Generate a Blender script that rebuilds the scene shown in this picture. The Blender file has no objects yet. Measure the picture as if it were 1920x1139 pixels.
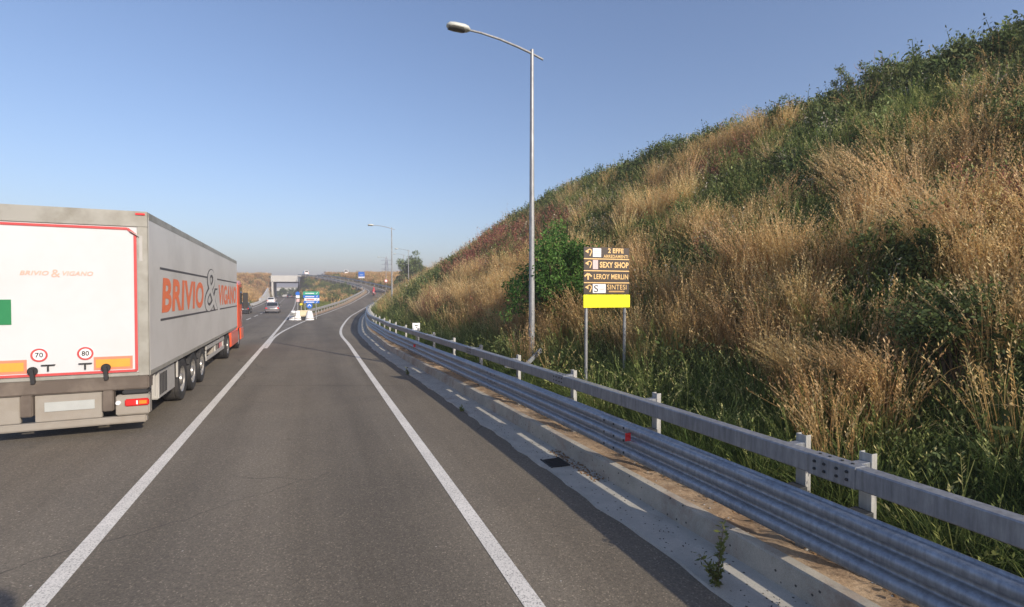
import bpy, bmesh, math, random
import numpy as np
from mathutils import Vector, Matrix, Quaternion
R_ = math.radians
random.seed(7); rng = np.random.default_rng(11)
scene = bpy.context.scene
col = scene.collection
# ------------------------------------------------------------------ camera
F = 920.0                                   # focal length in pixels of the 1920 px wide photograph
PITCH = math.atan((569.5-553)/F)
CAMZ = 2.5
cd = bpy.data.cameras.new('camera'); cam = bpy.data.objects.new('camera', cd); col.objects.link(cam)
cam.location = (0, 0, CAMZ); cam.rotation_euler = (R_(90)-PITCH, 0, 0)
cd.sensor_width = 36; cd.lens = 36*F/1920; cd.clip_start = 0.05; cd.clip_end = 9000
scene.camera = cam
# ------------------------------------------------------------------ sky and sun
SUN_EL = R_(25.5)
SUN_TO = Vector((0.714*math.cos(SUN_EL), -0.700*math.cos(SUN_EL), math.sin(SUN_EL)))   # behind the camera on the right
world = bpy.data.worlds.new('World'); scene.world = world; world.use_nodes = True
wn = world.node_tree; wn.nodes.clear()
sky = wn.nodes.new('ShaderNodeTexSky'); sky.sky_type = 'NISHITA'; sky.sun_disc = False
sky.sun_elevation = SUN_EL; sky.sun_rotation = math.atan2(SUN_TO.x, SUN_TO.y)
sky.air_density = 1.15; sky.dust_density = 1.6; sky.ozone_density = 5.0; sky.altitude = 120
bg = wn.nodes.new('ShaderNodeBackground'); bg.inputs['Strength'].default_value = 0.125
wo = wn.nodes.new('ShaderNodeOutputWorld')
tint = wn.nodes.new('ShaderNodeMix'); tint.data_type = 'RGBA'; tint.blend_type = 'MULTIPLY'; tint.inputs[0].default_value = 1; tint.inputs[7].default_value = (1.13, .965, .93, 1)
wn.links.new(sky.outputs[0], tint.inputs[6]); wn.links.new(tint.outputs[2], bg.inputs[0]); wn.links.new(bg.outputs[0], wo.inputs[0])
sd = bpy.data.lights.new('sun', 'SUN'); sd.energy = 3.8; sd.angle = R_(0.6); sd.color = (1.0, 0.89, 0.74)
sun = bpy.data.objects.new('sun', sd); col.objects.link(sun)
sun.rotation_euler = SUN_TO.to_track_quat('Z', 'Y').to_euler(); sun.location = (30, -30, 40)
scene.view_settings.view_transform = 'Standard'; scene.view_settings.look = 'None'
scene.view_settings.exposure = 0.60; scene.view_settings.gamma = 1.0
scene.render.engine = 'CYCLES'
scene.cycles.max_bounces = 4; scene.cycles.diffuse_bounces = 3; scene.cycles.transmission_bounces = 3; scene.cycles.volume_bounces = 0

# ------------------------------------------------------------------ helpers
def ray(px, py):
    a = (px-960)/F; b = -(py-569.5)/F
    c, s = math.cos(PITCH), math.sin(PITCH)
    return Vector((a, c+b*s, b*c-s))
def gnd(px, py, z=0.0):                     # point of the level z seen at a pixel (used to measure places)
    d = ray(px, py); t = (z-CAMZ)/d.z
    return Vector((d.x*t, d.y*t, z))
def at(px, py, Y):
    d = ray(px, py); t = Y/d.y
    return Vector((d.x*t, Y, CAMZ+d.z*t))
def props(o, label=None, cat=None, group=None, kind=None):
    if label: o['label'] = label
    if cat: o['category'] = cat
    if group: o['group'] = group
    if kind: o['kind'] = kind
    return o
def thing(name, label, cat, loc=(0, 0, 0), rz=0.0, group=None):
    o = bpy.data.objects.new(name, None); col.objects.link(o); o.empty_display_size = 0.3
    o.location = loc; o.rotation_euler = (0, 0, rz)
    return props(o, label, cat, group)
def copy_tree(o, parent=None):
    c = o.copy(); col.objects.link(c)
    if parent: c.parent = parent
    for ch in list(o.children): copy_tree(ch, c)
    return c
def link_mesh(name, me, mat=None, parent=None, smooth=False):
    if mat: me.materials.append(mat)
    if smooth:
        me.polygons.foreach_set('use_smooth', [True]*len(me.polygons))
    o = bpy.data.objects.new(name, me); col.objects.link(o)
    if parent: o.parent = parent
    return o
class MB:
    def __init__(s): s.v = []; s.f = []
    def add(s, vs, fs):
        n = len(s.v); s.v += [tuple(p) for p in vs]; s.f += [tuple(i+n for i in f) for f in fs]; return s
    def box(s, x0, x1, y0, y1, z0, z1, m=None):
        vs = [Vector((x, y, z)) for z in (z0, z1) for y in (y0, y1) for x in (x0, x1)]
        if m is not None: vs = [m @ v for v in vs]
        return s.add(vs, [(0, 2, 3, 1), (4, 5, 7, 6), (0, 1, 5, 4), (2, 6, 7, 3), (0, 4, 6, 2), (1, 3, 7, 5)])
    def bar(s, a, b, w, h=None, up=(0, 0, 1)):
        a = Vector(a); b = Vector(b); h = h or w; t = (b-a).normalized(); u = Vector(up)
        if abs(t.dot(u)) > .98: u = Vector((1, 0, 0))
        r = t.cross(u).normalized(); u = r.cross(t)
        vs = [p+r*i*w/2+u*j*h/2 for p in (a, b) for i, j in ((-1, -1), (1, -1), (1, 1), (-1, 1))]
        return s.add(vs, [(0, 3, 2, 1), (4, 5, 6, 7), (0, 1, 5, 4), (1, 2, 6, 5), (2, 3, 7, 6), (3, 0, 4, 7)])
    def tube(s, pts, rad, n=10, cap=True):
        pts = [Vector(p) for p in pts]
        if not hasattr(rad, '__len__'): rad = [rad]*len(pts)
        base = len(s.v); u = None
        for i, p in enumerate(pts):
            t = (pts[min(i+1, len(pts)-1)]-pts[max(i-1, 0)]).normalized()
            if u is None:
                u = Vector((1, 0, 0)) if abs(t.x) < .9 else Vector((0, 1, 0))
            u = (u-t*u.dot(t)).normalized(); w = t.cross(u)
            for k in range(n):
                a = 2*math.pi*k/n; s.v.append(tuple(p+(u*math.cos(a)+w*math.sin(a))*rad[i]))
        for i in range(len(pts)-1):
            for k in range(n):
                a = base+i*n+k; b = base+i*n+(k+1) % n
                s.f.append((a, b, b+n, a+n))
        if cap:
            s.f.append(tuple(base+k for k in range(n))[::-1]); s.f.append(tuple(base+(len(pts)-1)*n+k for k in range(n)))
        return s
    def each(s, name, mat=None, parent=None, **kw):   # every loose piece becomes an object of its own
        par = list(range(len(s.v)))
        def find(a):
            while par[a] != a: par[a] = par[par[a]]; a = par[a]
            return a
        for f in s.f:
            r = find(f[0])
            for i in f[1:]: par[find(i)] = r
        gr_ = {}
        for f in s.f: gr_.setdefault(find(f[0]), []).append(f)
        out = []
        for fs in gr_.values():
            ids = sorted({i for f in fs for i in f}); mp_ = {i: k for k, i in enumerate(ids)}
            m = MB(); m.v = [s.v[i] for i in ids]; m.f = [tuple(mp_[i] for i in f) for f in fs]
            out.append(m.build(name, mat, parent, **kw))
        return out
    def lathe(s, prof, n=24, m=None):      # prof (r, h) about local z
        base = len(s.v)
        for r, h in prof:
            for k in range(n):
                a = 2*math.pi*k/n; v = Vector((r*math.cos(a), r*math.sin(a), h))
                s.v.append(tuple(m @ v if m is not None else v))
        for i in range(len(prof)-1):
            for k in range(n):
                a = base+i*n+k; b = base+i*n+(k+1) % n
                s.f.append((a, b, b+n, a+n))
        return s
    def loft(s, secs, cap=True, closed=True):
        base = len(s.v); n = len(secs[0])
        for sec in secs: s.v += [tuple(p) for p in sec]
        for i in range(len(secs)-1):
            for k in range(n if closed else n-1):
                a = base+i*n+k; b = base+i*n+(k+1) % n
                s.f.append((a, b, b+n, a+n))
        if cap and closed:
            s.f.append(tuple(base+k for k in range(n))[::-1]); s.f.append(tuple(base+(len(secs)-1)*n+k for k in range(n)))
        return s
    def build(s, name, mat=None, parent=None, smooth=False, bevel=0, seg=2, sharp=35):
        me = bpy.data.meshes.new(name); me.from_pydata(s.v, [], s.f); me.update()
        bm = bmesh.new(); bm.from_mesh(me)
        bmesh.ops.recalc_face_normals(bm, faces=bm.faces)
        if bevel:
            es = [e for e in bm.edges if len(e.link_faces) == 2 and e.calc_face_angle(0) > R_(25)]
            bmesh.ops.bevel(bm, geom=es, offset=bevel, segments=seg, affect='EDGES', clamp_overlap=True)
        if smooth or bevel:
            for f in bm.faces: f.smooth = True
            for e in bm.edges:
                if len(e.link_faces) == 2 and e.calc_face_angle(0) > R_(sharp): e.smooth = False
        bm.to_mesh(me); bm.free()
        return link_mesh(name, me, mat, parent)

# ------------------------------------------------------------------ materials
def mat_new(name):
    m = bpy.data.materials.new(name); m.use_nodes = True
    nt = m.node_tree; return m, nt, nt.nodes['Principled BSDF']
def plain(name, c, rough=.5, metal=0.0, var=0.12, scale=6.0, bump=0.0, bscale=80.0, dirt=None, dirt_amt=.5, coat=0.0, dscale=1.5):
    m, nt, b = mat_new(name); N = nt.nodes; L = nt.links
    tc = N.new('ShaderNodeTexCoord'); no = N.new('ShaderNodeTexNoise'); no.inputs['Scale'].default_value = scale; no.inputs['Detail'].default_value = 6
    L.new(tc.outputs['Object'], no.inputs['Vector'])
    mx = N.new('ShaderNodeMix'); mx.data_type = 'RGBA'
    mx.inputs[6].default_value = (*[x*(1-var) for x in c], 1); mx.inputs[7].default_value = (*[min(1, x*(1+var)) for x in c], 1)
    L.new(no.outputs['Fac'], mx.inputs[0]); out = mx.outputs[2]
    if dirt:
        n2 = N.new('ShaderNodeTexNoise'); n2.inputs['Scale'].default_value = dscale; n2.inputs['Detail'].default_value = 8; n2.inputs['Roughness'].default_value = .65
        L.new(tc.outputs['Object'], n2.inputs['Vector'])
        cr = N.new('ShaderNodeValToRGB'); cr.color_ramp.elements[0].position = .45; cr.color_ramp.elements[1].position = .72
        cr.color_ramp.elements[1].color = (dirt_amt,)*3+(1,); L.new(n2.outputs['Fac'], cr.inputs[0])
        m2 = N.new('ShaderNodeMix'); m2.data_type = 'RGBA'; L.new(cr.outputs[0], m2.inputs[0]); L.new(out, m2.inputs[6]); m2.inputs[7].default_value = (*dirt, 1); out = m2.outputs[2]
    L.new(out, b.inputs['Base Color'])
    b.inputs['Roughness'].default_value = rough; b.inputs['Metallic'].default_value = metal
    if coat: b.inputs['Coat Weight'].default_value = coat; b.inputs['Coat Roughness'].default_value = .08
    if bump:
        n3 = N.new('ShaderNodeTexNoise'); n3.inputs['Scale'].default_value = bscale; n3.inputs['Detail'].default_value = 4
        L.new(tc.outputs['Object'], n3.inputs['Vector']); bp = N.new('ShaderNodeBump'); bp.inputs['Strength'].default_value = bump; bp.inputs['Distance'].default_value = .01
        L.new(n3.outputs['Fac'], bp.inputs['Height']); L.new(bp.outputs[0], b.inputs['Normal'])
    return m
def ramp(nt, fac, stops, interp='LINEAR'):
    r = nt.nodes.new('ShaderNodeValToRGB'); r.color_ramp.interpolation = interp
    e = r.color_ramp.elements
    while len(e) < len(stops): e.new(.5)
    for el, (p, c) in zip(e, stops): el.position = p; el.color = (*c, 1) if len(c) == 3 else c
    nt.links.new(fac, r.inputs[0]); return r.outputs[0]
def noise(nt, vec, scale, detail=4, rough=.5, dist=0.0):
    n = nt.nodes.new('ShaderNodeTexNoise'); n.inputs['Scale'].default_value = scale; n.inputs['Detail'].default_value = detail
    n.inputs['Roughness'].default_value = rough; n.inputs['Distortion'].default_value = dist
    nt.links.new(vec, n.inputs['Vector']); return n.outputs['Fac']
def mixc(nt, a, b, fac, mode='MIX'):
    m = nt.nodes.new('ShaderNodeMix'); m.data_type = 'RGBA'; m.blend_type = mode
    for v, i in ((fac, 0), (a, 6), (b, 7)):
        if isinstance(v, (int, float)): m.inputs[i].default_value = v
        elif isinstance(v, tuple): m.inputs[i].default_value = (*v, 1)
        else: nt.links.new(v, m.inputs[i])
    return m.outputs[2]

def make_asphalt():
    m, nt, b = mat_new('asphalt'); N = nt.nodes; L = nt.links
    tc = N.new('ShaderNodeTexCoord'); P = tc.outputs['Object']
    mp = N.new('ShaderNodeMapping'); mp.inputs['Rotation'].default_value = (0, 0, R_(-22.3)); L.new(P, mp.inputs['Vector'])
    mp2 = N.new('ShaderNodeMapping'); mp2.inputs['Scale'].default_value = (1.0, 0.05, 1); L.new(mp.outputs[0], mp2.inputs['Vector'])
    streak = ramp(nt, noise(nt, mp2.outputs[0], .9, 5, .6), [(.3, (.124, .109, .087)), (.7, (.192, .171, .139))])
    big = ramp(nt, noise(nt, P, .35, 5, .6), [(.3, (.86, .86, .87)), (.7, (1.1, 1.09, 1.07))])
    c = mixc(nt, streak, big, 1.0, 'MULTIPLY')
    sx = N.new('ShaderNodeSeparateXYZ'); L.new(mp.outputs[0], sx.inputs[0])
    wob = N.new('ShaderNodeMath'); wob.operation = 'MULTIPLY_ADD'; L.new(noise(nt, P, .5, 4, .6), wob.inputs[0]); wob.inputs[1].default_value = .5; L.new(sx.outputs[0], wob.inputs[2])
    mrg = N.new('ShaderNodeMapRange'); L.new(wob.outputs[0], mrg.inputs[0]); mrg.inputs[1].default_value = -6.0; mrg.inputs[2].default_value = 3.0
    pos = lambda v: (v+.25+6)/9
    trk = ramp(nt, mrg.outputs[0], [(0, (.97, .97, .97)), (pos(-4.6), (.90, .90, .91)), (pos(-3.6), (1.04, 1.03, 1.02)), (pos(-2.1), (1.0, 1.0, 1.0)), (pos(-1.35), (.88, .88, .89)), (pos(-.3), (1.06, 1.05, 1.04)), (pos(.75), (.86, .86, .87)), (pos(1.3), (.98, .98, .98)), (pos(2.2), (1.05, 1.03, 1.0))])
    c = mixc(nt, c, trk, 1.0, 'MULTIPLY')
    cv = N.new('ShaderNodeTexVoronoi'); cv.feature = 'DISTANCE_TO_EDGE'; cv.inputs['Scale'].default_value = .22
    wv = N.new('ShaderNodeTexNoise'); wv.inputs['Scale'].default_value = 1.5; wv.inputs['Detail'].default_value = 6; L.new(P, wv.inputs['Vector'])
    va = N.new('ShaderNodeVectorMath'); va.operation = 'MULTIPLY_ADD'; L.new(wv.outputs['Color'], va.inputs[0]); va.inputs[1].default_value = (.6, .6, 0); L.new(P, va.inputs[2]); L.new(va.outputs[0], cv.inputs['Vector'])
    ck = ramp(nt, cv.outputs['Distance'], [(0, (1, 1, 1)), (.0012, (1, 1, 1)), (.004, (0, 0, 0))])
    ckm = mixc(nt, (0.0, 0.0, 0.0), ck, ramp(nt, noise(nt, P, .18, 3, .5), [(.5, (0, 0, 0)), (.56, (.7, .7, .7))]))
    c = mixc(nt, c, (.045, .042, .038), ckm)
    spt = ramp(nt, noise(nt, P, 1.7, 3, .5), [(.70, (0, 0, 0)), (.78, (.35, .35, .35))]); c = mixc(nt, c, (.05, .047, .045), spt)
    vo = N.new('ShaderNodeTexVoronoi'); vo.inputs['Scale'].default_value = 85; L.new(P, vo.inputs['Vector'])
    hs = N.new('ShaderNodeSeparateColor'); L.new(vo.outputs['Color'], hs.inputs[0])
    sp = ramp(nt, hs.outputs[0], [(0, (.76, .76, .76)), (.5, (.97, .97, .97)), (.93, (1.13, 1.12, 1.10)), (1, (1.9, 1.85, 1.78))])
    c = mixc(nt, c, sp, 1.0, 'MULTIPLY')
    g2 = ramp(nt, noise(nt, P, 26, 4, .7), [(.3, (.82, .82, .82)), (.7, (1.18, 1.17, 1.15))])
    c = mixc(nt, c, g2, 1.0, 'MULTIPLY')
    vp = N.new('ShaderNodeTexVoronoi'); vp.inputs['Scale'].default_value = 2.6; L.new(P, vp.inputs['Vector'])
    pb = ramp(nt, vp.outputs['Distance'], [(0.0, (1, 1, 1)), (.022, (1, 1, 1)), (.03, (0, 0, 0))])
    c = mixc(nt, c, (.45, .42, .37), pb)
    L.new(c, b.inputs['Base Color']); b.inputs['Roughness'].default_value = .88; b.inputs['Specular IOR Level'].default_value = .25
    bp = N.new('ShaderNodeBump'); bp.inputs['Strength'].default_value = .35; bp.inputs['Distance'].default_value = .006
    L.new(vo.outputs['Distance'], bp.inputs['Height']); L.new(bp.outputs[0], b.inputs['Normal'])
    return m
def make_paint(name, c, wear=.5, lo=.10):
    m, nt, b = mat_new(name); P = nt.nodes.new('ShaderNodeTexCoord').outputs['Object']
    f1 = ramp(nt, noise(nt, P, 60, 5, .75), [(wear-.12, (0, 0, 0)), (wear+.04, (1, 1, 1))])
    f2 = ramp(nt, noise(nt, P, 1.2, 4, .6), [(.25, (.80, .80, .80)), (.7, (1, 1, 1))])
    cc = mixc(nt, (lo, lo*.93, lo*.86), c, f1); cc = mixc(nt, cc, f2, 1.0, 'MULTIPLY')
    nt.links.new(cc, b.inputs['Base Color']); b.inputs['Roughness'].default_value = .75
    return m
def make_concrete(name, a, bcol, stain=(.12, .10, .08), st=.5):
    m, nt, b = mat_new(name); P = nt.nodes.new('ShaderNodeTexCoord').outputs['Object']
    c = ramp(nt, noise(nt, P, 3, 8, .65), [(.3, a), (.7, bcol)])
    c = mixc(nt, c, ramp(nt, noise(nt, P, 120, 3, .6), [(.3, (.8, .8, .8)), (.7, (1.15, 1.15, 1.15))]), 1.0, 'MULTIPLY')
    f = ramp(nt, noise(nt, P, 1.3, 8, .7, .5), [(st, (0, 0, 0)), (st+.2, (.65, .65, .65))])
    c = mixc(nt, c, stain, f)
    sp = nt.nodes.new('ShaderNodeTexVoronoi'); sp.inputs['Scale'].default_value = 11; nt.links.new(P, sp.inputs['Vector'])
    c = mixc(nt, c, (.06, .055, .05), ramp(nt, sp.outputs['Distance'], [(0, (1, 1, 1)), (.1, (1, 1, 1)), (.14, (0, 0, 0))]))
    nt.links.new(c, b.inputs['Base Color']); b.inputs['Roughness'].default_value = .85
    bp = nt.nodes.new('ShaderNodeBump'); bp.inputs['Strength'].default_value = .3; bp.inputs['Distance'].default_value = .01
    nt.links.new(noise(nt, P, 40, 5, .7), bp.inputs['Height']); nt.links.new(bp.outputs[0], b.inputs['Normal'])
    return m
def make_metal(name, a, bcol, rough=.42, metal=.75):
    m, nt, b = mat_new(name); P = nt.nodes.new('ShaderNodeTexCoord').outputs['Object']
    c = ramp(nt, noise(nt, P, 2.2, 8, .7), [(.3, a), (.7, bcol)])
    mp = nt.nodes.new('ShaderNodeMapping'); mp.inputs['Scale'].default_value = (1, 1, .12); nt.links.new(P, mp.inputs['Vector'])
    c = mixc(nt, c, ramp(nt, noise(nt, mp.outputs[0], 26, 6, .7), [(.35, (.72, .72, .72)), (.65, (1.12, 1.12, 1.12))]), 1.0, 'MULTIPLY')
    c = mixc(nt, c, (.16, .115, .075), ramp(nt, noise(nt, P, 1.1, 8, .72), [(.6, (0, 0, 0)), (.8, (.5, .5, .5))]))
    nt.links.new(c, b.inputs['Base Color']); b.inputs['Metallic'].default_value = metal
    r = nt.nodes.new('ShaderNodeMapRange'); nt.links.new(noise(nt, P, 14, 6, .7), r.inputs[0]); r.inputs[3].default_value = rough-.1; r.inputs[4].default_value = rough+.2
    nt.links.new(r.outputs[0], b.inputs['Roughness']); return m
def make_ground():
    m, nt, b = mat_new('soil_and_litter'); P = nt.nodes.new('ShaderNodeTexCoord').outputs['Object']
    c = ramp(nt, noise(nt, P, .22, 6, .65), [(.35, (.07, .08, .030)), (.5, (.14, .12, .055)), (.68, (.26, .20, .11))])
    c = mixc(nt, c, ramp(nt, noise(nt, P, 3, 8, .75), [(.3, (.5, .5, .5)), (.7, (1.5, 1.45, 1.35))]), 1.0, 'MULTIPLY')
    nt.links.new(c, b.inputs['Base Color']); b.inputs['Roughness'].default_value = .95
    bp = nt.nodes.new('ShaderNodeBump'); bp.inputs['Strength'].default_value = .8; bp.inputs['Distance'].default_value = .15
    nt.links.new(noise(nt, P, 5, 8, .75), bp.inputs['Height']); nt.links.new(bp.outputs[0], b.inputs['Normal'])
    return m
def make_soil():
    m, nt, b = mat_new('sandy_soil'); P = nt.nodes.new('ShaderNodeTexCoord').outputs['Object']
    c = ramp(nt, noise(nt, P, 2.5, 8, .7), [(.32, (.24, .155, .09)), (.5, (.40, .28, .175)), (.7, (.52, .40, .27))])
    c = mixc(nt, c, ramp(nt, noise(nt, P, 35, 6, .8), [(.3, (.6, .56, .5)), (.6, (1.08, 1.08, 1.08))]), 1.0, 'MULTIPLY')
    nt.links.new(c, b.inputs['Base Color']); b.inputs['Roughness'].default_value = .95
    bp = nt.nodes.new('ShaderNodeBump'); bp.inputs['Strength'].default_value = .7; bp.inputs['Distance'].default_value = .02
    nt.links.new(noise(nt, P, 30, 6, .8), bp.inputs['Height']); nt.links.new(bp.outputs[0], b.inputs['Normal'])
    return m
def foliage(name, stops, trans=.3, hue=.03, val=.35, rough=.65):
    m = bpy.data.materials.new(name); m.use_nodes = True; nt = m.node_tree; N = nt.nodes; L = nt.links; N.clear()
    at_ = N.new('ShaderNodeAttribute'); at_.attribute_name = 'tone'
    c = ramp(nt, at_.outputs['Fac'], stops)
    oi = N.new('ShaderNodeObjectInfo'); hsv = N.new('ShaderNodeHueSaturation'); L.new(c, hsv.inputs['Color'])
    mr = N.new('ShaderNodeMapRange'); L.new(oi.outputs['Random'], mr.inputs[0]); mr.inputs[3].default_value = .5-hue; mr.inputs[4].default_value = .5+hue; L.new(mr.outputs[0], hsv.inputs['Hue'])
    ml = N.new('ShaderNodeMath'); ml.operation = 'MULTIPLY'; ml.inputs[1].default_value = 7.31; L.new(oi.outputs['Random'], ml.inputs[0])
    fr = N.new('ShaderNodeMath'); fr.operation = 'FRACT'; L.new(ml.outputs[0], fr.inputs[0])
    m2 = N.new('ShaderNodeMapRange'); L.new(fr.outputs[0], m2.inputs[0]); m2.inputs[3].default_value = 1-val; m2.inputs[4].default_value = 1+val; L.new(m2.outputs[0], hsv.inputs['Value'])
    d = N.new('ShaderNodeBsdfPrincipled'); d.inputs['Roughness'].default_value = rough; d.inputs['Specular IOR Level'].default_value = .25
    t = N.new('ShaderNodeBsdfTranslucent'); L.new(hsv.outputs[0], d.inputs['Base Color']); L.new(hsv.outputs[0], t.inputs['Color'])
    ms = N.new('ShaderNodeMixShader'); ms.inputs[0].default_value = trans; L.new(d.outputs[0], ms.inputs[1]); L.new(t.outputs[0], ms.inputs[2])
    o = N.new('ShaderNodeOutputMaterial'); L.new(ms.outputs[0], o.inputs[0]); return m

M = {}
M['asphalt'] = make_asphalt()
M['line'] = make_paint('road_paint', (.74, .71, .65), .45)
M['worn'] = make_paint('worn_road_paint', (.42, .40, .36), .50)
M['gutter'] = make_concrete('gutter_concrete', (.36, .345, .30), (.50, .475, .41), (.18, .11, .085), .55)
M['kerb'] = make_concrete('kerb_concrete', (.34, .315, .26), (.50, .46, .38), (.22, .12, .08), .48)
M['wall'] = make_concrete('bridge_concrete', (.55, .54, .51), (.68, .67, .63), (.3, .28, .25), .58)
M['soil'] = make_soil(); M['ground'] = make_ground()
M['galv'] = make_metal('galvanised_steel', (.28, .31, .36), (.40, .435, .48), .46, .6)
M['galv_rail'] = make_metal('galvanised_rail', (.23, .25, .285), (.34, .36, .385), .45, .5)
M['post'] = make_metal('galvanised_post', (.40, .40, .385), (.53, .53, .51), .5, .3)
M['pole'] = make_metal('lamp_pole_zinc', (.29, .30, .31), (.38, .39, .40), .45, .35)
M['lampshell'] = plain('lamp_shell', (.50, .52, .48), .45)
M['lampglass'] = plain('lamp_glass', (.10, .10, .09), .15)
M['dark'] = plain('dark_steel', (.035, .035, .037), .55, .2)
M['hole'] = plain('bolt_dark', (.04, .045, .05), .6, .4)
M['tyre'] = plain('rubber', (.022, .022, .023), .8, dirt=(.12, .11, .10), dirt_amt=.5)
M['rim'] = make_metal('wheel_rim', (.30, .29, .28), (.50, .49, .47), .35, .6)
M['white'] = plain('white_paint', (.60, .61, .63), .35, var=.03, dirt=(.5, .48, .44), dirt_amt=.25, dscale=.8)
M['side'] = plain('trailer_side_grey', (.62, .605, .58), .38, var=.03, dirt=(.33, .31, .28), dirt_amt=.4, dscale=.5)
M['alu'] = plain('weathered_aluminium', (.40, .39, .35), .5, .35, var=.15, scale=2.5, dirt=(.24, .225, .18), dirt_amt=.8, dscale=2.2)
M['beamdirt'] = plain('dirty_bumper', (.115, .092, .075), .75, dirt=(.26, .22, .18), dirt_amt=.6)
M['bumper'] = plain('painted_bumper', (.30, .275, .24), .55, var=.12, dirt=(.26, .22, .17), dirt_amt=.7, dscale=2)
M['red'] = plain('red_paint', (.55, .075, .075), .45, dirt=(.5, .12, .10), dirt_amt=.5)
M['redlens'] = plain('red_lens', (.75, .03, .03), .15, coat=.6)
M['amber'] = plain('amber_lens', (.85, .25, .03), .2, coat=.5)
M['boardy'] = plain('reflective_amber', (.72, .36, .06), .4)
M['boardr'] = plain('reflective_coral', (.85, .24, .15), .4)
M['orange'] = plain('orange_cab_paint', (.74, .10, .035), .32, coat=.4, dirt=(.5, .16, .10), dirt_amt=.4)
M['ortext'] = plain('orange_lettering', (.85, .20, .075), .45)
M['fadetext'] = plain('faded_orange_lettering', (.72, .42, .33), .5)
M['greytext'] = plain('charcoal_line', (.075, .07, .075), .5)
M['midgrey'] = plain('mid_grey', (.42, .41, .39), .5)
M['green'] = plain('green_plate', (.025, .21, .08), .45)
M['black'] = plain('black_paint', (.012, .012, .013), .45)
M['plate'] = plain('number_plate', (.42, .44, .43), .5)
M['glass'] = plain('car_glass', (.02, .025, .03), .08, coat=.5)
M['signdark'] = plain('sign_dark_brown', (.035, .022, .018), .5)
M['gold'] = plain('gold_lettering', (.80, .53, .22), .5)
M['golddim'] = plain('dim_gold_lettering', (.50, .30, .10), .5)
M['yellow'] = plain('yellow_panel', (1.0, .95, .0), .5, var=0.0)
M['paper'] = plain('sign_white', (.80, .80, .82), .5, var=.04)
M['pink'] = plain('sign_pink', (.72, .50, .50), .5)
M['blue'] = plain('sign_blue', (.03, .16, .60), .45)
M['signgreen'] = plain('sign_green', (.05, .36, .22), .45)
M['signwhite'] = plain('sign_panel_white', (.82, .82, .84), .45)
M['signback'] = plain('sign_back', (.3, .31, .32), .5, .4)
M['ylamp'] = plain('yellow_lamp_lens', (.8, .7, .05), .3)
M['cream'] = plain('cream_plastic', (.72, .62, .42), .55)
M['silver'] = plain('silver_car_paint', (.22, .21, .22), .3, .4, coat=.6)
M['darkcar'] = plain('black_car_paint', (.03, .032, .038), .3, .2, coat=.6)
M['whitecar'] = plain('white_car_paint', (.75, .75, .76), .3, coat=.6)
M['trunk'] = plain('bark', (.09, .065, .045), .9, bump=.6)
M['twig'] = plain('twig', (.13, .10, .065), .85)
M['skin'] = plain('skin', (.45, .28, .2), .6)
M['rider'] = plain('red_jacket', (.42, .06, .07), .6)
M['rag'] = plain('crumpled_plastic', (.70, .68, .62), .5, dirt=(.4, .33, .25), dirt_amt=.6, dscale=12)
M['litter'] = plain('dry_leaf_litter', (.22, .13, .06), .9, var=.5, scale=40)
M['crumb'] = plain('asphalt_crumb', (.03, .03, .03), .9)

# ------------------------------------------------------------------ the ramp line (its right edge line) and everything offset from it
RP = [(7.2, -14), (4.75, -8), (2.35, -1.6), (.17, 3.92), (-2.05, 9.4), (-5.05, 16.8), (-8.35, 25), (-10.9, 31.2), (-14.1, 41), (-19.2, 59), (-23.6, 80), (-27.6, 105), (-29.3, 114),
      (-32.4, 123), (-38, 135), (-47, 150), (-57.4, 165), (-72.4, 184), (-86, 196), (-100, 199), (-150, 200)]
def catmull(P, step=.5):
    P = [np.array(p, float) for p in P]; P = [2*P[0]-P[1]]+P+[2*P[-1]-P[-2]]; out = []
    for i in range(1, len(P)-2):
        p0, p1, p2, p3 = P[i-1:i+3]; n = max(2, int(np.linalg.norm(p2-p1)/.25))
        for t in np.arange(n)/n:
            out.append(.5*((2*p1)+(-p0+p2)*t+(2*p0-5*p1+4*p2-p3)*t*t+(-p0+3*p1-3*p2+p3)*t**3))
    out.append(P[-2]); out = np.array(out)
    k = 9; pad = np.vstack([np.repeat(out[:1], k, 0), out, np.repeat(out[-1:], k, 0)])
    sm = np.array([np.convolve(pad[:, j], np.ones(2*k+1)/(2*k+1), 'valid') for j in (0, 1)]).T
    sl = np.r_[0, np.cumsum(np.linalg.norm(np.diff(sm, axis=0), axis=1))]
    u = np.arange(0, sl[-1], step); return np.array([np.interp(u, sl, sm[:, j]) for j in (0, 1)]).T, u
RC, RS = catmull(RP)
RT = np.gradient(RC, axis=0); RT /= np.linalg.norm(RT, axis=1)[:, None]
RN = np.stack([RT[:, 1], -RT[:, 0]], 1)                       # to the right of travel
RZ = np.interp(RC[:, 1], [0, 54, 66, 80, 88, 105, 114, 123, 135, 150, 165, 184, 196, 400], [0, 0, .12, .55, .95, 2.35, 3.1, 3.75, 4.5, 5.9, 7.4, 9.2, 9.8, 9.8])
RZ = np.convolve(np.r_[[0]*8, RZ, [RZ[-1]]*8], np.ones(17)/17, 'valid')
S0 = RS[np.argmin(abs(RC[:, 1]))]                              # arc length beside the camera
KO = np.interp(RC[:, 1], [-20, 4, 9, 15, 22, 28, 36, 45, 300], [2.07, 2.07, 1.95, 1.72, 1.45, 1.6, 1.75, 1.75, 1.75])   # kerb face offset
def kpt(s, d, z=0.0):                                          # d metres right of the kerb face, s metres ahead of the camera
    i = (s+S0)/.5; i = min(max(i, 0), len(RC)-1.001); a = int(i); f = i-a
    g = lambda A: A[a]*(1-f)+A[a+1]*f
    p = g(RC)+g(RN)*(g(KO)+d); return Vector((p[0], p[1], g(RZ)+z))
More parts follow.
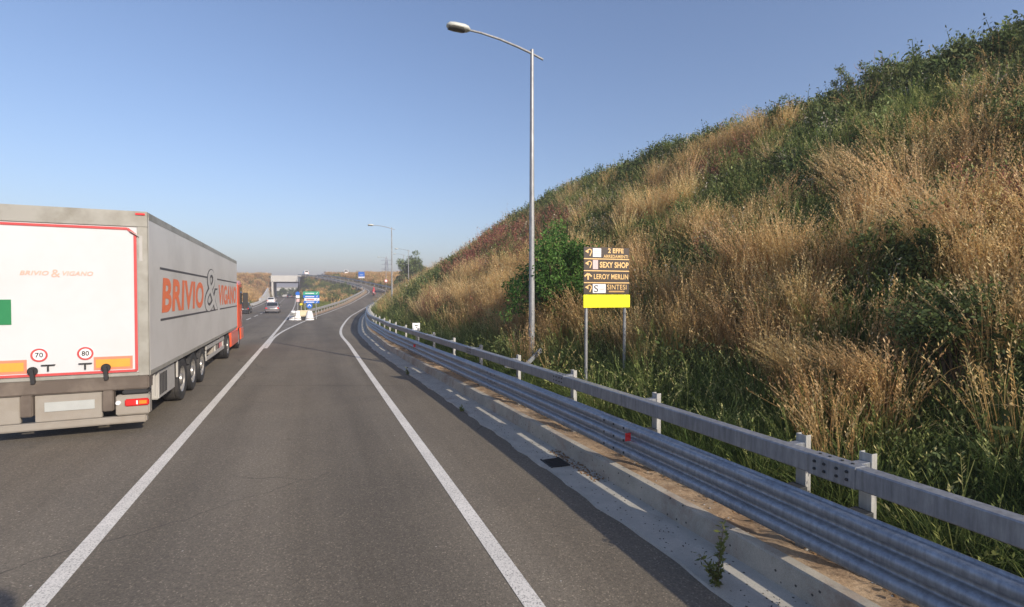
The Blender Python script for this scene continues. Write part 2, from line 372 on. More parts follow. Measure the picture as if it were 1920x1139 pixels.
def ktan(s):
    i = int(min(max((s+S0)/.5, 0), len(RC)-1)); return Vector((RT[i, 0], RT[i, 1], 0)), Vector((RN[i, 0], RN[i, 1], 0))
def LX(Y):                                                     # x of the line on the right of the highway
    Y = np.asarray(Y, float); q = np.maximum(Y-3.92, 0); return -3.84-.412*(Y-3.92)-.0001*q*q
COSL = .9246
def ZH(Y): return np.interp(Y, [0, 85, 110, 165, 190, 500, 3000], [0, 0, .25, 1.15, 1.35, 1.35, 1.35])

def fbm(x, y, sc, seed=0):
    r = np.random.default_rng(seed); v = 0; a = 1; t = 0
    for o in range(4):
        for k in range(3):
            th = r.uniform(0, 6.28); ph = r.uniform(0, 6.28); f = 2**o/sc*r.uniform(.8, 1.3)
            v = v+a*np.sin((x*math.cos(th)+y*math.sin(th))*f*6.28+ph+1.3*np.sin((x*math.sin(th)-y*math.cos(th))*f*3.1+ph*2))
        t += a*3; a *= .5
    return v/t*1.8
def nearest(x, y):
    x = np.asarray(x, float).ravel(); y = np.asarray(y, float).ravel(); idx = np.empty(len(x), int)
    C = RC[::2]
    for i in range(0, len(x), 20000):
        d2 = (x[i:i+20000, None]-C[None, :, 0])**2+(y[i:i+20000, None]-C[None, :, 1])**2; idx[i:i+20000] = d2.argmin(1)*2
    dx = x-RC[idx, 0]; dy = y-RC[idx, 1]
    sd_ = dx*RN[idx, 0]+dy*RN[idx, 1]; al = dx*RT[idx, 0]+dy*RT[idx, 1]
    dist = np.where(abs(al) > 1.2, np.hypot(dx, dy)*np.sign(sd_+1e-9), sd_)
    return idx, dist
def crest(s, Y): return np.interp(Y, [-50, 8, 25, 38, 50, 56, 64, 75, 88, 105, 115, 126, 140, 185, 200], [8.7, 8.8, 9.3, 9.0, 8.2, 7.6, 7.0, 6.3, 5.3, 3.6, 3.6, 5.5, 8.0, 10.2, 10.2])
def hwid(Y): return np.interp(Y, [-50, 55, 75, 88, 105, 115, 125, 140, 200], [12.3, 12.3, 10.6, 8.0, 3.5, 3.0, 6.0, 12, 12])
def height(x, y):
    sh = np.shape(x); x = np.asarray(x, float).ravel(); y = np.asarray(y, float).ravel()
    idx, dist = nearest(x, y); z0 = RZ[idx]; d = dist-KO[idx]; Yr = RC[idx, 1]
    cr = crest(None, Yr)
    base = np.interp(d, [-1, .55, 1.05, 1.5, 2.2], [-.15, -.15, .24, .36, .58])
    t = np.clip((d-2.2)/hwid(Yr), 0, 1)
    t = np.where(t > .88, .88+(t-.88)*(1-(t-.88)/.24), t)/.94
    right = z0+base+np.clip(t, 0, 1)*np.maximum(cr-z0-.58, .3)
    right = right+np.where(d > 2.2, fbm(x, y, 5.5, 3)*.22*np.clip((d-2.2)/2, 0, 1), 0)
    left_d = -dist-4.55
    ramp_bank = z0-.12-.55*np.maximum(left_d, 0)
    yy = np.abs(y-199)-7.5
    ridge = 9.7-.5*np.maximum(yy, 0)
    v = (x-LX(y))*COSL                                        # right of the highway line
    e = np.maximum(-(v+8.3), v-1.2)                            # outside the carriageway
    leftbank = np.where(v < -8.3, np.minimum(.62*np.maximum(e, 0), 2.3+.039*np.clip(y, 0, 195)), -5)
    midfill = np.where(v > 0, np.interp(y, [50, 60, 110, 190], [-.12, 0, 1.0, 6]), -.12)
    land = np.maximum.reduce([ramp_bank, ridge, leftbank, midfill+0*x, np.full_like(x, -.12)])
    land = np.where(y > 215, np.maximum(ridge, .4+0*x), land)
    land = land+fbm(x, y, 9, 5)*.18*np.clip(e/3, 0, 1)*(left_d > 1)
    lim = ZH(y)-.12+np.interp(y, [0, 163, 186, 400], [.85, .85, 5.0, 5.0])*np.maximum(e, 0)
    land = np.minimum(land, lim)
    h = np.where(dist > -4.55, np.where(d > -1, right, z0-.12), land)
    h = np.where((dist > -4.55) & (e < .5) & (y > 120), np.minimum(h, lim), h)
    h = np.where((y > 207) & (x < -52), np.minimum(np.maximum(ridge, .4), lim), h)
    far = np.hypot(x+40, y-90); h = np.where(far > 330, h*np.clip(1-(far-330)/300, 0, 1)-1.0*np.clip((far-330)/300, 0, 1), h)
    return h.reshape(sh)

# ------------------------------------------------------------------ terrain sheet
def axis(lo, hi, fine, far):
    a = list(np.arange(lo, hi, fine)); s = fine; v = hi
    while v < far: a.append(v); s *= 1.25; v += s
    a.append(far); s = fine; v = lo-fine; pre = [-far]
    while v > -far: pre.append(v); s *= 1.25; v -= s
    return np.unique(np.array(pre+a))
ax = axis(-34, 26, .5, 1500); ay = axis(-10, 62, .5, 1500)
ax = np.unique(np.r_[ax[(ax < -170) | (ax > -34)], np.arange(-170, -34, 1.0)]); ay = np.unique(np.r_[ay[(ay < 62) | (ay > 260)], np.arange(62, 260, 1.0)])
GX, GY = np.meshgrid(ax, ay); GZ = height(GX, GY)
nx, ny = len(ax), len(ay); vi = np.arange(nx*ny).reshape(ny, nx)
quads = np.stack([vi[:-1, :-1], vi[:-1, 1:], vi[1:, 1:], vi[1:, :-1]], -1).reshape(-1, 4)
def np_mesh(name, V, Q, tone=None):
    me = bpy.data.meshes.new(name); V = np.asarray(V, np.float32); Q = np.asarray(Q, np.int32); k = Q.shape[1]
    me.vertices.add(len(V)); me.vertices.foreach_set('co', V.ravel())
    me.loops.add(Q.size); me.loops.foreach_set('vertex_index', Q.ravel())
    me.polygons.add(len(Q)); me.polygons.foreach_set('loop_start', np.arange(0, Q.size, k, dtype=np.int32)); me.polygons.foreach_set('loop_total', np.full(len(Q), k, np.int32))
    me.update(calc_edges=True)
    if tone is not None:
        a = me.attributes.new('tone', 'FLOAT', 'POINT'); a.data.foreach_set('value', np.asarray(tone, np.float32))
    return me
o = link_mesh('ground', np_mesh('ground', np.stack([GX, GY, GZ], -1).reshape(-1, 3), quads), M['ground'], smooth=True); props(o, kind='structure')

# ------------------------------------------------------------------ roads
def ribbon(name, rows, mat, kind='structure', z=0.0, smooth=True):
    rows = np.array(rows, float); n, k, _ = rows.shape; V = rows.reshape(-1, 3).copy(); V[:, 2] += z
    vi = np.arange(n*k).reshape(n, k); Q = np.stack([vi[:-1, :-1], vi[:-1, 1:], vi[1:, 1:], vi[1:, :-1]], -1).reshape(-1, 4)
    o = link_mesh(name, np_mesh(name, V, Q), mat, smooth=smooth)
    if kind: props(o, kind=kind)
    return o
def rrow(s, offs, z=0.0):                                      # offsets from the ramp's right line
    i = (s+S0)/.5; a = int(i); f = i-a; g = lambda A: A[a]*(1-f)+A[a+1]*f
    c, n, zz = g(RC), g(RN), g(RZ); return [(c[0]+n[0]*w, c[1]+n[1]*w, zz+z) for w in offs]
SY = lambda Y: float(RS[np.argmin(abs(RC[:, 1]-Y))]-S0)
def rx(Y): return float(np.interp(Y, RC[:400, 1], RC[:400, 0]))
SEND = float(RS[-1]-S0)-1
# transverse joints of the surfacing
for Y, w in ((20.6, .035), (22.9, .05), (13.4, .02)):
    x0_ = float(LX(Y))-3; x1_ = rx(Y+.9)+.9; ribbon('road_joint', [[(x, Y+.012*(x-x0_)+.05*math.sin(x*1.9)-w/2, 0), (x, Y+.012*(x-x0_)+.05*math.sin(x*1.9)+w/2, 0)] for x in np.arange(x0_, x1_, .4)], M['crumb'], z=.003)
# one sheet: the fan of the near carriageway, then the highway and the ramp as separate arms
ys = np.arange(-11, 52.01, .5); rows = []
for Y in ys:
    i = int(np.argmin(abs(RC[:, 1]-Y))); ko = KO[i]-.55
    xr = rx(Y)+ko/RN[i, 0]*1.0; xl = float(LX(Y))-8.4/COSL
    rows.append([(xl+(xr-xl)*t, Y, 0) for t in np.linspace(0, 1, 9)])
V1 = np.array(rows); ys2 = np.arange(52, 420, 2.0)
V2 = np.array([[(float(LX(Y))+w/COSL, Y, float(ZH(Y))) for w in (-8.4, -4, 0, 1.3)] for Y in ys2])
V3 = np.array([rrow(s, (-4.6, -2.2, 0, 1.2)) for s in np.arange(SY(52), SEND, 1.0)])
V4 = np.array([[(x, y, 9.8) for x in (-150, -100, -60, -20, 60)] for y in (192.5, 199, 205.5)])
Vs, Qs, base = [], [], 0
for A in (V1, V2, V3):
    n, k, _ = A.shape; vi = np.arange(n*k).reshape(n, k)+base; Vs.append(A.reshape(-1, 3)); base += n*k
    Qs.append(np.stack([vi[:-1, :-1], vi[:-1, 1:], vi[1:, 1:], vi[1:, :-1]], -1).reshape(-1, 4))
o = link_mesh('road', np_mesh('road', np.vstack(Vs), np.vstack(Qs)), M['asphalt'], smooth=True); props(o, kind='structure')
# painted lines
def hrow(Y, a, b, z=.005): return [(float(LX(Y))+a/COSL, Y, float(ZH(Y))+z), (float(LX(Y))+b/COSL, Y, float(ZH(Y))+z)]
ribbon('edge_line', [rrow(s, (-.08, .08), .005) for s in np.arange(-11, SY(180), .5)], M['line'])
ribbon('edge_line', [hrow(Y, -.085, .085) for Y in np.arange(-10, 400, 1.0)], M['line'])
ribbon('edge_line', [rrow(s, (-3.79, -3.64), .009) for s in np.arange(SY(24), SY(180), .5)], M['line'])
ribbon('edge_line', [hrow(Y, -7.2, -7.02) for Y in np.arange(-10, 400, 1.0)], M['line'])
m = MB()
for Y in np.arange(-4, 300, 7.5):
    r0 = hrow(Y, -3.66, -3.52); r1 = hrow(Y+4.3, -3.66, -3.52); m.add([r0[0], r0[1], r1[1], r1[0]], [(0, 1, 2, 3)])
props(m.build('lane_line', M['line']), kind='structure')
m = MB()
for k, Y in enumerate(np.arange(26.5, 47, 1.75)):
    i = int(np.argmin(abs(RC[:, 1]-Y))); x1 = rx(Y)-3.85/RN[i, 0]; x0 = float(LX(Y))+.15
    if x1-x0 > .12: m.add([(x0, Y, .006), (x0, Y+.5, .006), (x1, Y+.95, .006), (x1, Y+.45, .006)], [(0, 1, 2, 3)])
props(m.build('gore_hatching', M['worn']), kind='structure')

# ------------------------------------------------------------------ gutter, kerb and verge
def sweep(name, prof, s0, s1, step, mat, parent=None, jitter=0, smooth=False, kind=None, closed=False):
    rows = []
    for s in np.arange(s0, s1+.001, step):
        rows.append([kpt(s, d, z) for d, z in prof])
    m = MB(); m.loft(rows, cap=closed, closed=closed); o = m.build(name, mat, parent, smooth=smooth)
    if kind: props(o, kind=kind)
    return o
SK1 = SY(118)
gp = [(-.60, -.05), (-.57, .018), (-.3, .004), (-.06, -.002), (.0, .0)]
rows = []
for s in np.arange(-9, SK1, .25):
    j = .02*math.sin(s*3.1)+.018*math.sin(s*7.7+1)+.012*math.sin(s*17)
    rows.append([kpt(s, d+(j if i < 2 else 0), z+.003) for i, (d, z) in enumerate(gp)])
props(MB().loft(rows, closed=False).build('gutter', M['gutter'], smooth=True), kind='structure')
sweep('kerb', [(.004, -.1), (.0, .0), (.022, .205), (.034, .222), (.13, .226), (.14, .1)], -9, SK1, .5, M['kerb'], kind='structure')
rows = []
for s in np.arange(-9, SK1, .12):
    rows.append([kpt(s, d, .212+.022*math.sin(s*5.1+d*9)*(d > .16)+.03*float(fbm(np.array(s), np.array(d*3), .9, 4))*(d > .16)+(.02 if d > .7 else 0)) for d in (.125, .2, .32, .45, .6, .75, .9, 1.05)])
props(MB().loft(rows, closed=False).build('verge_soil', M['soil'], smooth=True), kind='structure')

# ------------------------------------------------------------------ right guard rail
gr = thing('guardrail', 'long galvanised three-wave guardrail with square top rail along the foot of the slope', 'guardrail', tuple(kpt(0, .1, 0)))
gr_inv = Matrix.Translation(-gr.location)
def local(m): m.v = [tuple(Vector(p)-gr.location) for p in m.v]; return m
prof = []
for k in range(3):
    z = .40+k*.157
    prof += [(.062, z+.0), (.060, z+.020), (.048, z+.030), (.006, z+.044), (-.004, z+.054), (-.006, z+.085), (.002, z+.112), (.048, z+.132), (.060, z+.140)]
prof += [(.062, .40+.471)]
rows = []
SBEG, SEND_R = -5.5, SY(116)
ss = list(np.arange(SBEG, 30, .35))+list(np.arange(30, SEND_R, 1.0))
for s in ss: rows.append([kpt(s, d+.02, z) for d, z in prof])
for s in []: pass
beam = local(MB().loft(rows, closed=False)).build('beam', M['galv'], gr, smooth=True, sharp=60)
so = beam.modifiers.new('thickness', 'SOLIDIFY'); so.thickness = .004; so.offset = 0
# beam splices: a second layer of sheet and its bolts every 4.5 m
k = 0
for s in np.arange(1.55, 40, 4.5):
    mm = MB().loft([[kpt(a, d+.012, z) for d, z in prof] for a in (s-.32, s-.1, s+.1, s+.32)], closed=False)
    sp = local(mm).build('splice_plate', M['galv'], gr, smooth=True, sharp=60)
    if s < 14:
        b = MB()
        for ds in (-.22, .0, .22):
            for k3 in range(3):
                z = .40+k3*.157+.078; t, n = ktan(s+ds); c = kpt(s+ds, .010, z)
                mt = Matrix.Translation(c) @ n.to_track_quat('Z', 'Y').to_matrix().to_4x4()
                b.lathe([(.001, -.012), (.014, -.010), (.018, .0), (.02, .008)], 8, mt)
        local(b).each('bolt', M['hole'], sp)
tp = [(.075, 1.045), (.085, 1.035), (.195, 1.035), (.205, 1.045), (.205, 1.185), (.195, 1.195), (.085, 1.195), (.075, 1.185)]
local(MB().loft([[kpt(s, d, z) for d, z in tp] for s in ss])).build('top_rail', M['galv_rail'], gr, smooth=True)
for s in np.arange(3.2, 40, 4.5):
    tq = [(.070, 1.040), (.078, 1.030), (.202, 1.030), (.210, 1.040), (.210, 1.190), (.202, 1.200), (.078, 1.200), (.070, 1.190)]
    sl = local(MB().loft([[kpt(a, d, z) for d, z in tq] for a in (s-.19, s+.19)])).build('rail_sleeve', M['galv_rail'], gr, smooth=True)
    if s < 13:
        b = MB()
        for ds in (-.13, -.05, .05, .13):
            for zz in (1.09, 1.15):
                c = kpt(s+ds, .066, zz); t, n = ktan(s)
                b.lathe([(.001, -.006), (.011, -.006), (.013, .004)], 8, Matrix.Translation(c) @ n.to_track_quat('Z', 'Y').to_matrix().to_4x4())
            c = kpt(s+ds, .14, 1.203); b.lathe([(.001, .004), (.012, .004), (.013, -.004)], 8, Matrix.Translation(c))
        local(b).each('bolt', M['hole'], sl)
post_proto = None; pm = MB()
pm.box(-.05, .05, -.004, .004, -.3, 1.235).box(-.05, -.042, 0.0042, .06, -.3, 1.235).box(.042, .05, .0042, .06, -.3, 1.235)

s_list = [3.9-4.5+.05, 3.9-4.5+.6]+[]
# post stations measured from the photograph: 2.25 m apart, with one extra post by the near splice
def s_for_px(px, d=.42):
    r = (px-960)/F; best = min(np.arange(0, 60, .02), key=lambda s: abs(kpt(s, d).x/kpt(s, d).y-r)); return float(best)
st = [s_for_px(1628), s_for_px(1510), s_for_px(1230), s_for_px(1075)]
st = [st[0]-2.25]+st
while st[-1] < SEND_R-2: st.append(st[-1]+2.25)
for i, s in enumerate(st):
    t, n = ktan(s); p = kpt(s, .40)
    if post_proto is None:
        po = pm.build('post', M['post'], gr, bevel=.002, seg=1); sq = MB().box(-.07, .07, -.27, -.005, .50, .78).build('spacer', M['hole'], po, bevel=.004, seg=1); sq2 = MB().box(-.04, .04, -.19, -.005, 1.05, 1.17).build('bracket', M['galv_rail'], po, bevel=.004, seg=1); post_proto = (po, sq, sq2)
    else:
        po = post_proto[0].copy(); col.objects.link(po); po.parent = gr; 
        for k_ in (1, 2): sq = post_proto[k_].copy(); col.objects.link(sq); sq.parent = po
    po.location = Vector(p)-gr.location; po.rotation_euler = (0, 0, math.atan2(-t.x, t.y)-math.pi/2)
for px in (1182, 778):
    s = s_for_px(px, .0); t, n = ktan(s)
    m = MB(); c = kpt(s, -.03, .715)
    m.add([c-n*.03+Vector((0, 0, -.05)), c+n*.05+Vector((0, 0, -.05)), c+n*.05+Vector((0, 0, .05)), c-n*.03+Vector((0, 0, .05))], [(0, 1, 2, 3)])
    m.v += [tuple(Vector(v)+t*.008) for v in m.v]; m.f += [(7, 6, 5, 4), (0, 4, 5, 1), (1, 5, 6, 2), (2, 6, 7, 3), (3, 7, 4, 0)]
    local(m).build('reflector', M['redlens'], gr)

# ------------------------------------------------------------------ text
def text_mesh(body, bold=0.0, shear=0.0):
    c = bpy.data.curves.new('t', 'FONT'); c.body = body; c.size = 1; c.offset = bold; c.shear = shear; c.resolution_u = 4; c.space_character = 1.05
    o = bpy.data.objects.new('t', c); me = bpy.data.meshes.new_from_object(o)
    vs = [v.co.copy() for v in me.vertices]; fs = [tuple(p.vertices) for p in me.polygons]
    bpy.data.objects.remove(o); bpy.data.curves.remove(c); bpy.data.meshes.remove(me)
    x0 = min(v.x for v in vs); x1 = max(v.x for v in vs); y0 = min(v.y for v in vs); y1 = max(v.y for v in vs)
    return [((v.x-x0)/(x1-x0), (v.y-y0)/(y1-y0)) for v in vs], fs
def put_text(name, body, origin, u, v, w, h, mat, parent, bold=0.0, shear=0.0, lift=.003):
    uv, fs = text_mesh(body, bold, shear); n = Vector(u).cross(Vector(v)).normalized(); O = Vector(origin)
    vs = [O+Vector(u)*(a*w)+Vector(v)*(b*h)+n*lift for a, b in uv]
    me = bpy.data.meshes.new(name); me.from_pydata([tuple(p) for p in vs], [], fs); return link_mesh(name, me, mat, parent)
def panel(name, pts, mat, parent, thick=.01):               # flat polygon in x,z facing -y with real thickness
    n = len(pts); m = MB(); m.add([(x, y, z) for x, y, z in pts]+[(x, y+thick, z) for x, y, z in pts], [tuple(range(n)), tuple(range(2*n-1, n-1, -1))]+[(i, i+n, (i+1) % n+n, (i+1) % n) for i in range(n)])
    return m.build(name, mat, parent)
def rect(name, x0, x1, z0, z1, y, mat, parent, thick=.004): return panel(name, [(x0, y, z0), (x1, y, z0), (x1, y, z1), (x0, y, z1)], mat, parent, thick)
def disc(name, cx, cz, r, y, mat, parent, thick=.004, n=28, rx_=1): return panel(name, [(cx+r*rx_*math.cos(2*math.pi*k/n), y, cz+r*math.sin(2*math.pi*k/n)) for k in range(n)], mat, parent, thick)
def ring(name, cx, cz, r0, r1, y, mat, parent, n=28):
    m = MB(); vs = [(cx+r*math.cos(2*math.pi*k/n), y, cz+r*math.sin(2*math.pi*k/n)) for r in (r0, r1) for k in range(n)]
    m.add(vs, [(k, (k+1) % n, (k+1) % n+n, k+n) for k in range(n)]); return m.build(name, mat, parent)

# ------------------------------------------------------------------ articulated lorry
TF = Vector((-.40, .9165, 0)); TR = Vector((.9165, .40, 0)); corner = Vector((-6.6, 8.9, 0))
lorry = thing('articulated_lorry', 'large articulated lorry with pale grey box trailer, white red-edged rear doors and orange cab', 'lorry', tuple(corner-TR*1.275), math.atan2(.40, .9165))
def wheel(parent, x, y, r, w, side, dual=False, rimmat=None, name='wheel'):
    mt = Matrix.Translation((x, y, r)) @ Matrix.Rotation(R_(90)*side, 4, 'Y')
    wd = w
    tp_ = [(r*.60, -wd), (r*.93, -wd), (r*.985, -wd*.9), (r, -wd*.7), (r, -wd*.3), (r*.985, -wd*.28), (r*.985, -wd*.24), (r, -wd*.22), (r, -wd*.1), (r*.97, -.012), (r*.9, 0), (r*.6, -.02)]
    ty = MB().lathe(tp_, 32, mt).build(name, M['tyre'], parent, smooth=True)
    rp = [(r*.61, -.015), (r*.58, -.03), (r*.56, -.09), (r*.30, -.10), (r*.27, -.05), (r*.25, -.01), (r*.08, .0), (.001, .0)]
    rm = MB().lathe(rp, 24, mt)
    rm.build('rim', rimmat or M['rim'], ty, smooth=True)
    return ty
W = 1.275
MB().box(-W, W, .06, 14.2, 1.09, 3.93).build('trailer_box', M['side'], lorry, bevel=.02)
MB().box(-W-.004, W+.004, .07, 14.19, 3.85, 4.0).build('roof_rail', M['alu'], lorry, bevel=.015)
MB().box(-W-.006, W+.006, .07, 14.19, 1.02, 1.12).build('lower_rail', M['alu'], lorry, bevel=.012)
m = MB().box(-W, W, 0, .07, 3.72, 4.0).box(-W, -W+.155, 0, .07, 1.04, 3.719).box(W-.155, W, 0, .07, 1.04, 3.719).box(-W+.156, W-.156, .0, .07, 1.04, 1.10)
m.build('rear_frame', M['alu'], lorry, bevel=.008)
for sx in (-1, 1):
    if sx < 0: d = MB().box(-1.115, 1.115, .02, .055, 1.105, 3.715).build('rear_door', M['white'], lorry, bevel=.004)
    # red edge seal with a cut corner at the top
    a, b_ = .045, .05
    x1 = 1.12*sx; xi = 1.06*sx; c1 = .98*sx
    m = MB()
    for (p, q) in (((.0, 3.68), (c1, 3.68)), ((c1, 3.68), (x1-.03*sx, 3.58)), ((x1-.03*sx, 3.58), (x1-.03*sx, 1.13)), ((x1-.03*sx, 1.135), (.0, 1.135))):
        m.bar((p[0], .012, p[1]), (q[0], .012, q[1]), .042, .012, up=(0, 1, 0))
    m.build('red_edge', M['red'], d)
    m = MB()
    for zz in (1.35, 2.05, 2.75, 3.4): m.box(*sorted((sx*1.10, sx*1.19)), -.012, .018, zz, zz+.07)
    if sx == 0: m.build('hinge', M['alu'], d, bevel=.005)
    for bx in ((.62, .62+.0) if 0 else (.585*1,)):
        pass
    # lock gear low on the door
    m = MB()
    hx = (.36 if sx > 0 else -.14)
    m.box(hx-.09, hx+.09, -.02, .018, 1.295, 1.31).bar((hx, -.01, 1.2), (hx, -.01, 1.29), .02)
    m.build('door_handle', M['dark'], d)
MB().bar((1.02, .0, 3.64), (1.16, .0, 3.54), .01, .06, up=(0, 1, 0)).bar((1.175, .002, 3.56), (1.175, .002, 3.1), .05, .02, up=(0, 1, 0)).build('corner_guard', M['midgrey'], lorry, bevel=.004)
MB().box(W-.17, W-.03, -.02, .0, 3.93, 3.965).build('marker_light', M['redlens'], lorry, bevel=.005)
U = Vector((1, 0, 0)); Zv = Vector((0, 0, 1))
X = lambda a: W-a                                             # a = metres in from the right edge
put_text('lettering', 'BRIVIO', (X(1.77), .015, 2.83), U, Zv, .38, .075, M['fadetext'], lorry, .02, .25)
put_text('lettering', '&', (X(1.36), .015, 2.80), U, Zv, .12, .13, M['fadetext'], lorry, 0)
put_text('lettering', 'VIGANO', (X(1.21), .015, 2.83), U, Zv, .42, .075, M['fadetext'], lorry, .02, .25)
rect('green_plate', X(2.32), X(1.885), 2.0, 2.42, .010, M['green'], lorry, .012)
for a, tx in ((1.535, '70'), (.915, '80')):
    o = disc('speed_limit_plate', X(a), 1.475, .115, .010, M['paper'], lorry, .01)
    ring('red_ring', X(a), 1.475, .085, .115, .008, M['red'], o); put_text('digits', tx, (X(a)-.052, .009, 1.435), U, Zv, .104, .085, M['black'], o, .02)
for a0, a1 in ((.80, .245), (2.25, 1.70)):
    o = rect('reflective_board', X(a0), X(a1), 1.175, 1.405, .008, M['boardr'], lorry, .01)
    rect('amber_field', X(a0)+.03, X(a1)-.035, 1.215, 1.36, .003, M['boardy'], o, .003)
for a in (.63, 1.62):
    MB().bar((X(a), -.03, 1.24), (X(a)+.02, -.03, 1.0), .06, .05).lathe([(.001, 0), (.07, 0), (.07, .02)], 14, Matrix.Translation((X(a)+.01, -.02, 1.215)) @ Matrix.Rotation(R_(90), 4, 'X')).build('buffer_strap', M['dark'], lorry)
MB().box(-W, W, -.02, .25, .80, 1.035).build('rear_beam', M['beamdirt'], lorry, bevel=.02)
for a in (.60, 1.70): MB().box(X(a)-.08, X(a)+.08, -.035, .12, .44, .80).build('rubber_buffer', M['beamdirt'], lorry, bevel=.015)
MB().box(X(2.55), X(1.80), .03, .1, .33, .79).build('bumper_panel', M['bumper'], lorry, bevel=.01)
MB().box(X(1.61), X(.70), .03, .1, .33, .79).build('bumper_panel', M['bumper'], lorry, bevel=.01)
o = rect('number_plate', X(1.48), X(.80), .50, .66, .018, M['plate'], lorry, .01)
MB().box(X(2.55), X(.04), -.03, .10, .20, .325).build('underrun_bar', M['bumper'], lorry, bevel=.02)
MB().box(X(.50), X(.0), .0, .18, .34, .70).build('light_panel', M['bumper'], lorry, bevel=.02)
MB().box(X(.40), X(.02), -.01, .2, .71, .795).build('rubber_block', M['dark'], lorry, bevel=.02)
tl = MB().box(X(.36), X(.0), -.035, .0, .50, .63).build('tail_light', M['redlens'], lorry, bevel=.02)
MB().box(X(.15), X(.03), -.040, -.03, .53, .60).build('indicator_lens', M['amber'], tl, bevel=.005)
MB().box(X(.19), X(.165), -.040, -.03, .53, .60).build('reverse_lens', M['paper'], tl, bevel=.003)
MB().lathe([(.001, -.02), (.035, -.02), (.04, 0)], 14, Matrix.Translation((X(.46), .0, .57)) @ Matrix.Rotation(R_(-90), 4, 'X')).build('coupling_socket', M['paper'], lorry, smooth=True)
# chassis
MB().box(-.55, -.38, .3, 13.4, .72, 1.04).box(.38, .55, .3, 13.4, .72, 1.04).each('chassis_beam', M['dark'], lorry, bevel=.01)
MB().box(.75, 1.22, .9, 2.3, .42, 1.0).build('toolbox', M['midgrey'], lorry, bevel=.02)
m = MB()
for k in range(5): m.box(1.222, 1.232, 1.0+k*.12, 1.05+k*.12, .5, .92)
m.each('toolbox_rib', M['dark'], lorry)
for (x, y) in ((1, 3.05), (1, 4.36), (1, 5.67), (-1, 3.05), (-1, 4.36), (-1, 5.67)):
    wheel(lorry, x*1.24, y, .50, .38, x)
for sx in (1, -1):
    for y in (3.05, 4.36, 5.67):
        MB().loft([[(sx*1.03+w, y+rr*math.cos(a), .50+rr*math.sin(a)) for w, rr in ((-.2, .55), (.2, .55), (.2, .57), (-.2, .57))] for a in np.linspace(R_(25), R_(155), 9)]).build('mudguard', M['dark'], lorry)
MB().bar((W-.05, .55, .55), (W-.05, .55, 1.02), .03).bar((W-.05, 2.5, .62), (W-.05, 2.5, 1.02), .04).each('bracket', M['midgrey'], lorry)
for z_ in (.55, .88): MB().bar((1.2, 6.5, z_), (1.2, 10.4, z_), .03, .12).build('side_guard', M['midgrey'], lorry, bevel=.005)
m = MB()
for y in (6.6, 8.4, 10.3): m.bar((1.17, y, .5), (1.17, y, 1.02), .06)
m.each('guard_post', M['midgrey'], lorry)
MB().box(.8, 1.16, 8.2, 9.3, .5, .95).build('pallet_box', M['bumper'], lorry, bevel=.02)
MB().box(1.165, 1.175, 9.5, 9.62, .55, .95).box(1.165, 1.175, 9.9, 10.02, .55, .95).each('warning_strip', M['red'], lorry)
MB().box(1.0, 1.16, 9.66, 9.86, .5, .98).build('landing_leg', M['paper'], lorry)
for sx in (1, -1):
    wheel(lorry, sx*1.24, 11.35, .50, .5, sx); wheel(lorry, sx*1.22, 15.3, .50, .33, sx)
    MB().box(*sorted((sx*.8, sx*1.27)), 12.0, 14.6, .33, 1.0).build('side_skirt', M['orange'], lorry, bevel=.06, seg=3)
# cab
def cabsec(y, w, z0, z1, r=.12):
    return [(-w, y, z0), (w, y, z0), (w, y, z1-r), (w-r*.6, y, z1-.02), (-w+r*.6, y, z1-.02), (-w, y, z1-r)]
cab = MB().loft([cabsec(14.75, 1.22, .95, 2.95), cabsec(14.8, 1.25, .95, 3.1), cabsec(16.3, 1.25, .95, 3.2), cabsec(16.7, 1.24, .95, 3.0), cabsec(17.0, 1.2, .95, 2.2), cabsec(17.06, 1.18, .95, 1.3)]).build('cab', M['orange'], lorry, bevel=.04, seg=2)
for sx in (1, -1):
    MB().box(*sorted((sx*1.251, sx*1.262)), 15.5, 16.5, 2.05, 2.85).build('side_window', M['glass'], cab, bevel=.02)
    mr = MB().box(*sorted((sx*1.28, sx*1.50)), 16.62, 16.74, 1.8, 2.6).bar((sx*1.2, 16.7, 2.5), (sx*1.4, 16.7, 2.5), .04).build('side_mirror', M['dark'], cab, bevel=.03)
    MB().box(*sorted((sx*1.0, sx*1.26)), 15.86, 17.05, .32, .96).build('step_fairing', M['orange'], cab, bevel=.06)
    MB().box(*sorted((sx*1.0, sx*1.25)), 14.62, 14.74, .45, 1.4).build('rear_fairing', M['orange'], cab, bevel=.03)
MB().box(-1.1, 1.1, 17.0, 17.12, .35, 1.2).build('front_bumper', M['orange'], cab, bevel=.05)
MB().add([(-1.1, 16.74, 2.95), (1.1, 16.74, 2.95), (1.1, 17.02, 2.2), (-1.1, 17.02, 2.2)], [(0, 1, 2, 3)]).build('windscreen', M['glass'], cab)
# side lettering, right side of the trailer (face x = W)
UY = Vector((0, 1, 0))
put_text('lettering', 'BRIVIO', (W+.001, .95, 2.13), UY, Zv, 4.75, .72, M['ortext'], lorry, .035, .12, .004)
put_text('lettering', 'VIGANO', (W+.001, 8.65, 2.13), UY, Zv, 5.2, .72, M['ortext'], lorry, .035, .12, .004)
put_text('ampersand_outline', '&', (W+.001, 5.85, 1.97), UY, Zv, 2.55, 1.34, M['greytext'], lorry, .03, .1, .005)
put_text('ampersand', '&', (W+.001, 5.93, 2.0), UY, Zv, 2.38, 1.28, M['side'], lorry, -.002, .1, .007)
for a, b_, z_ in ((.85, 6.6, 3.0), (8.35, 14.1, 3.0), (.85, 7.9, 1.98), (8.9, 14.1, 1.98)):
    m = MB().box(W+.001, W+.005, a, b_, z_, z_+.045); m.build('lettering_line', M['greytext'], lorry)
MB().box(W+.001, W+.004, .0, .0201, .0, .0).v if 0 else None

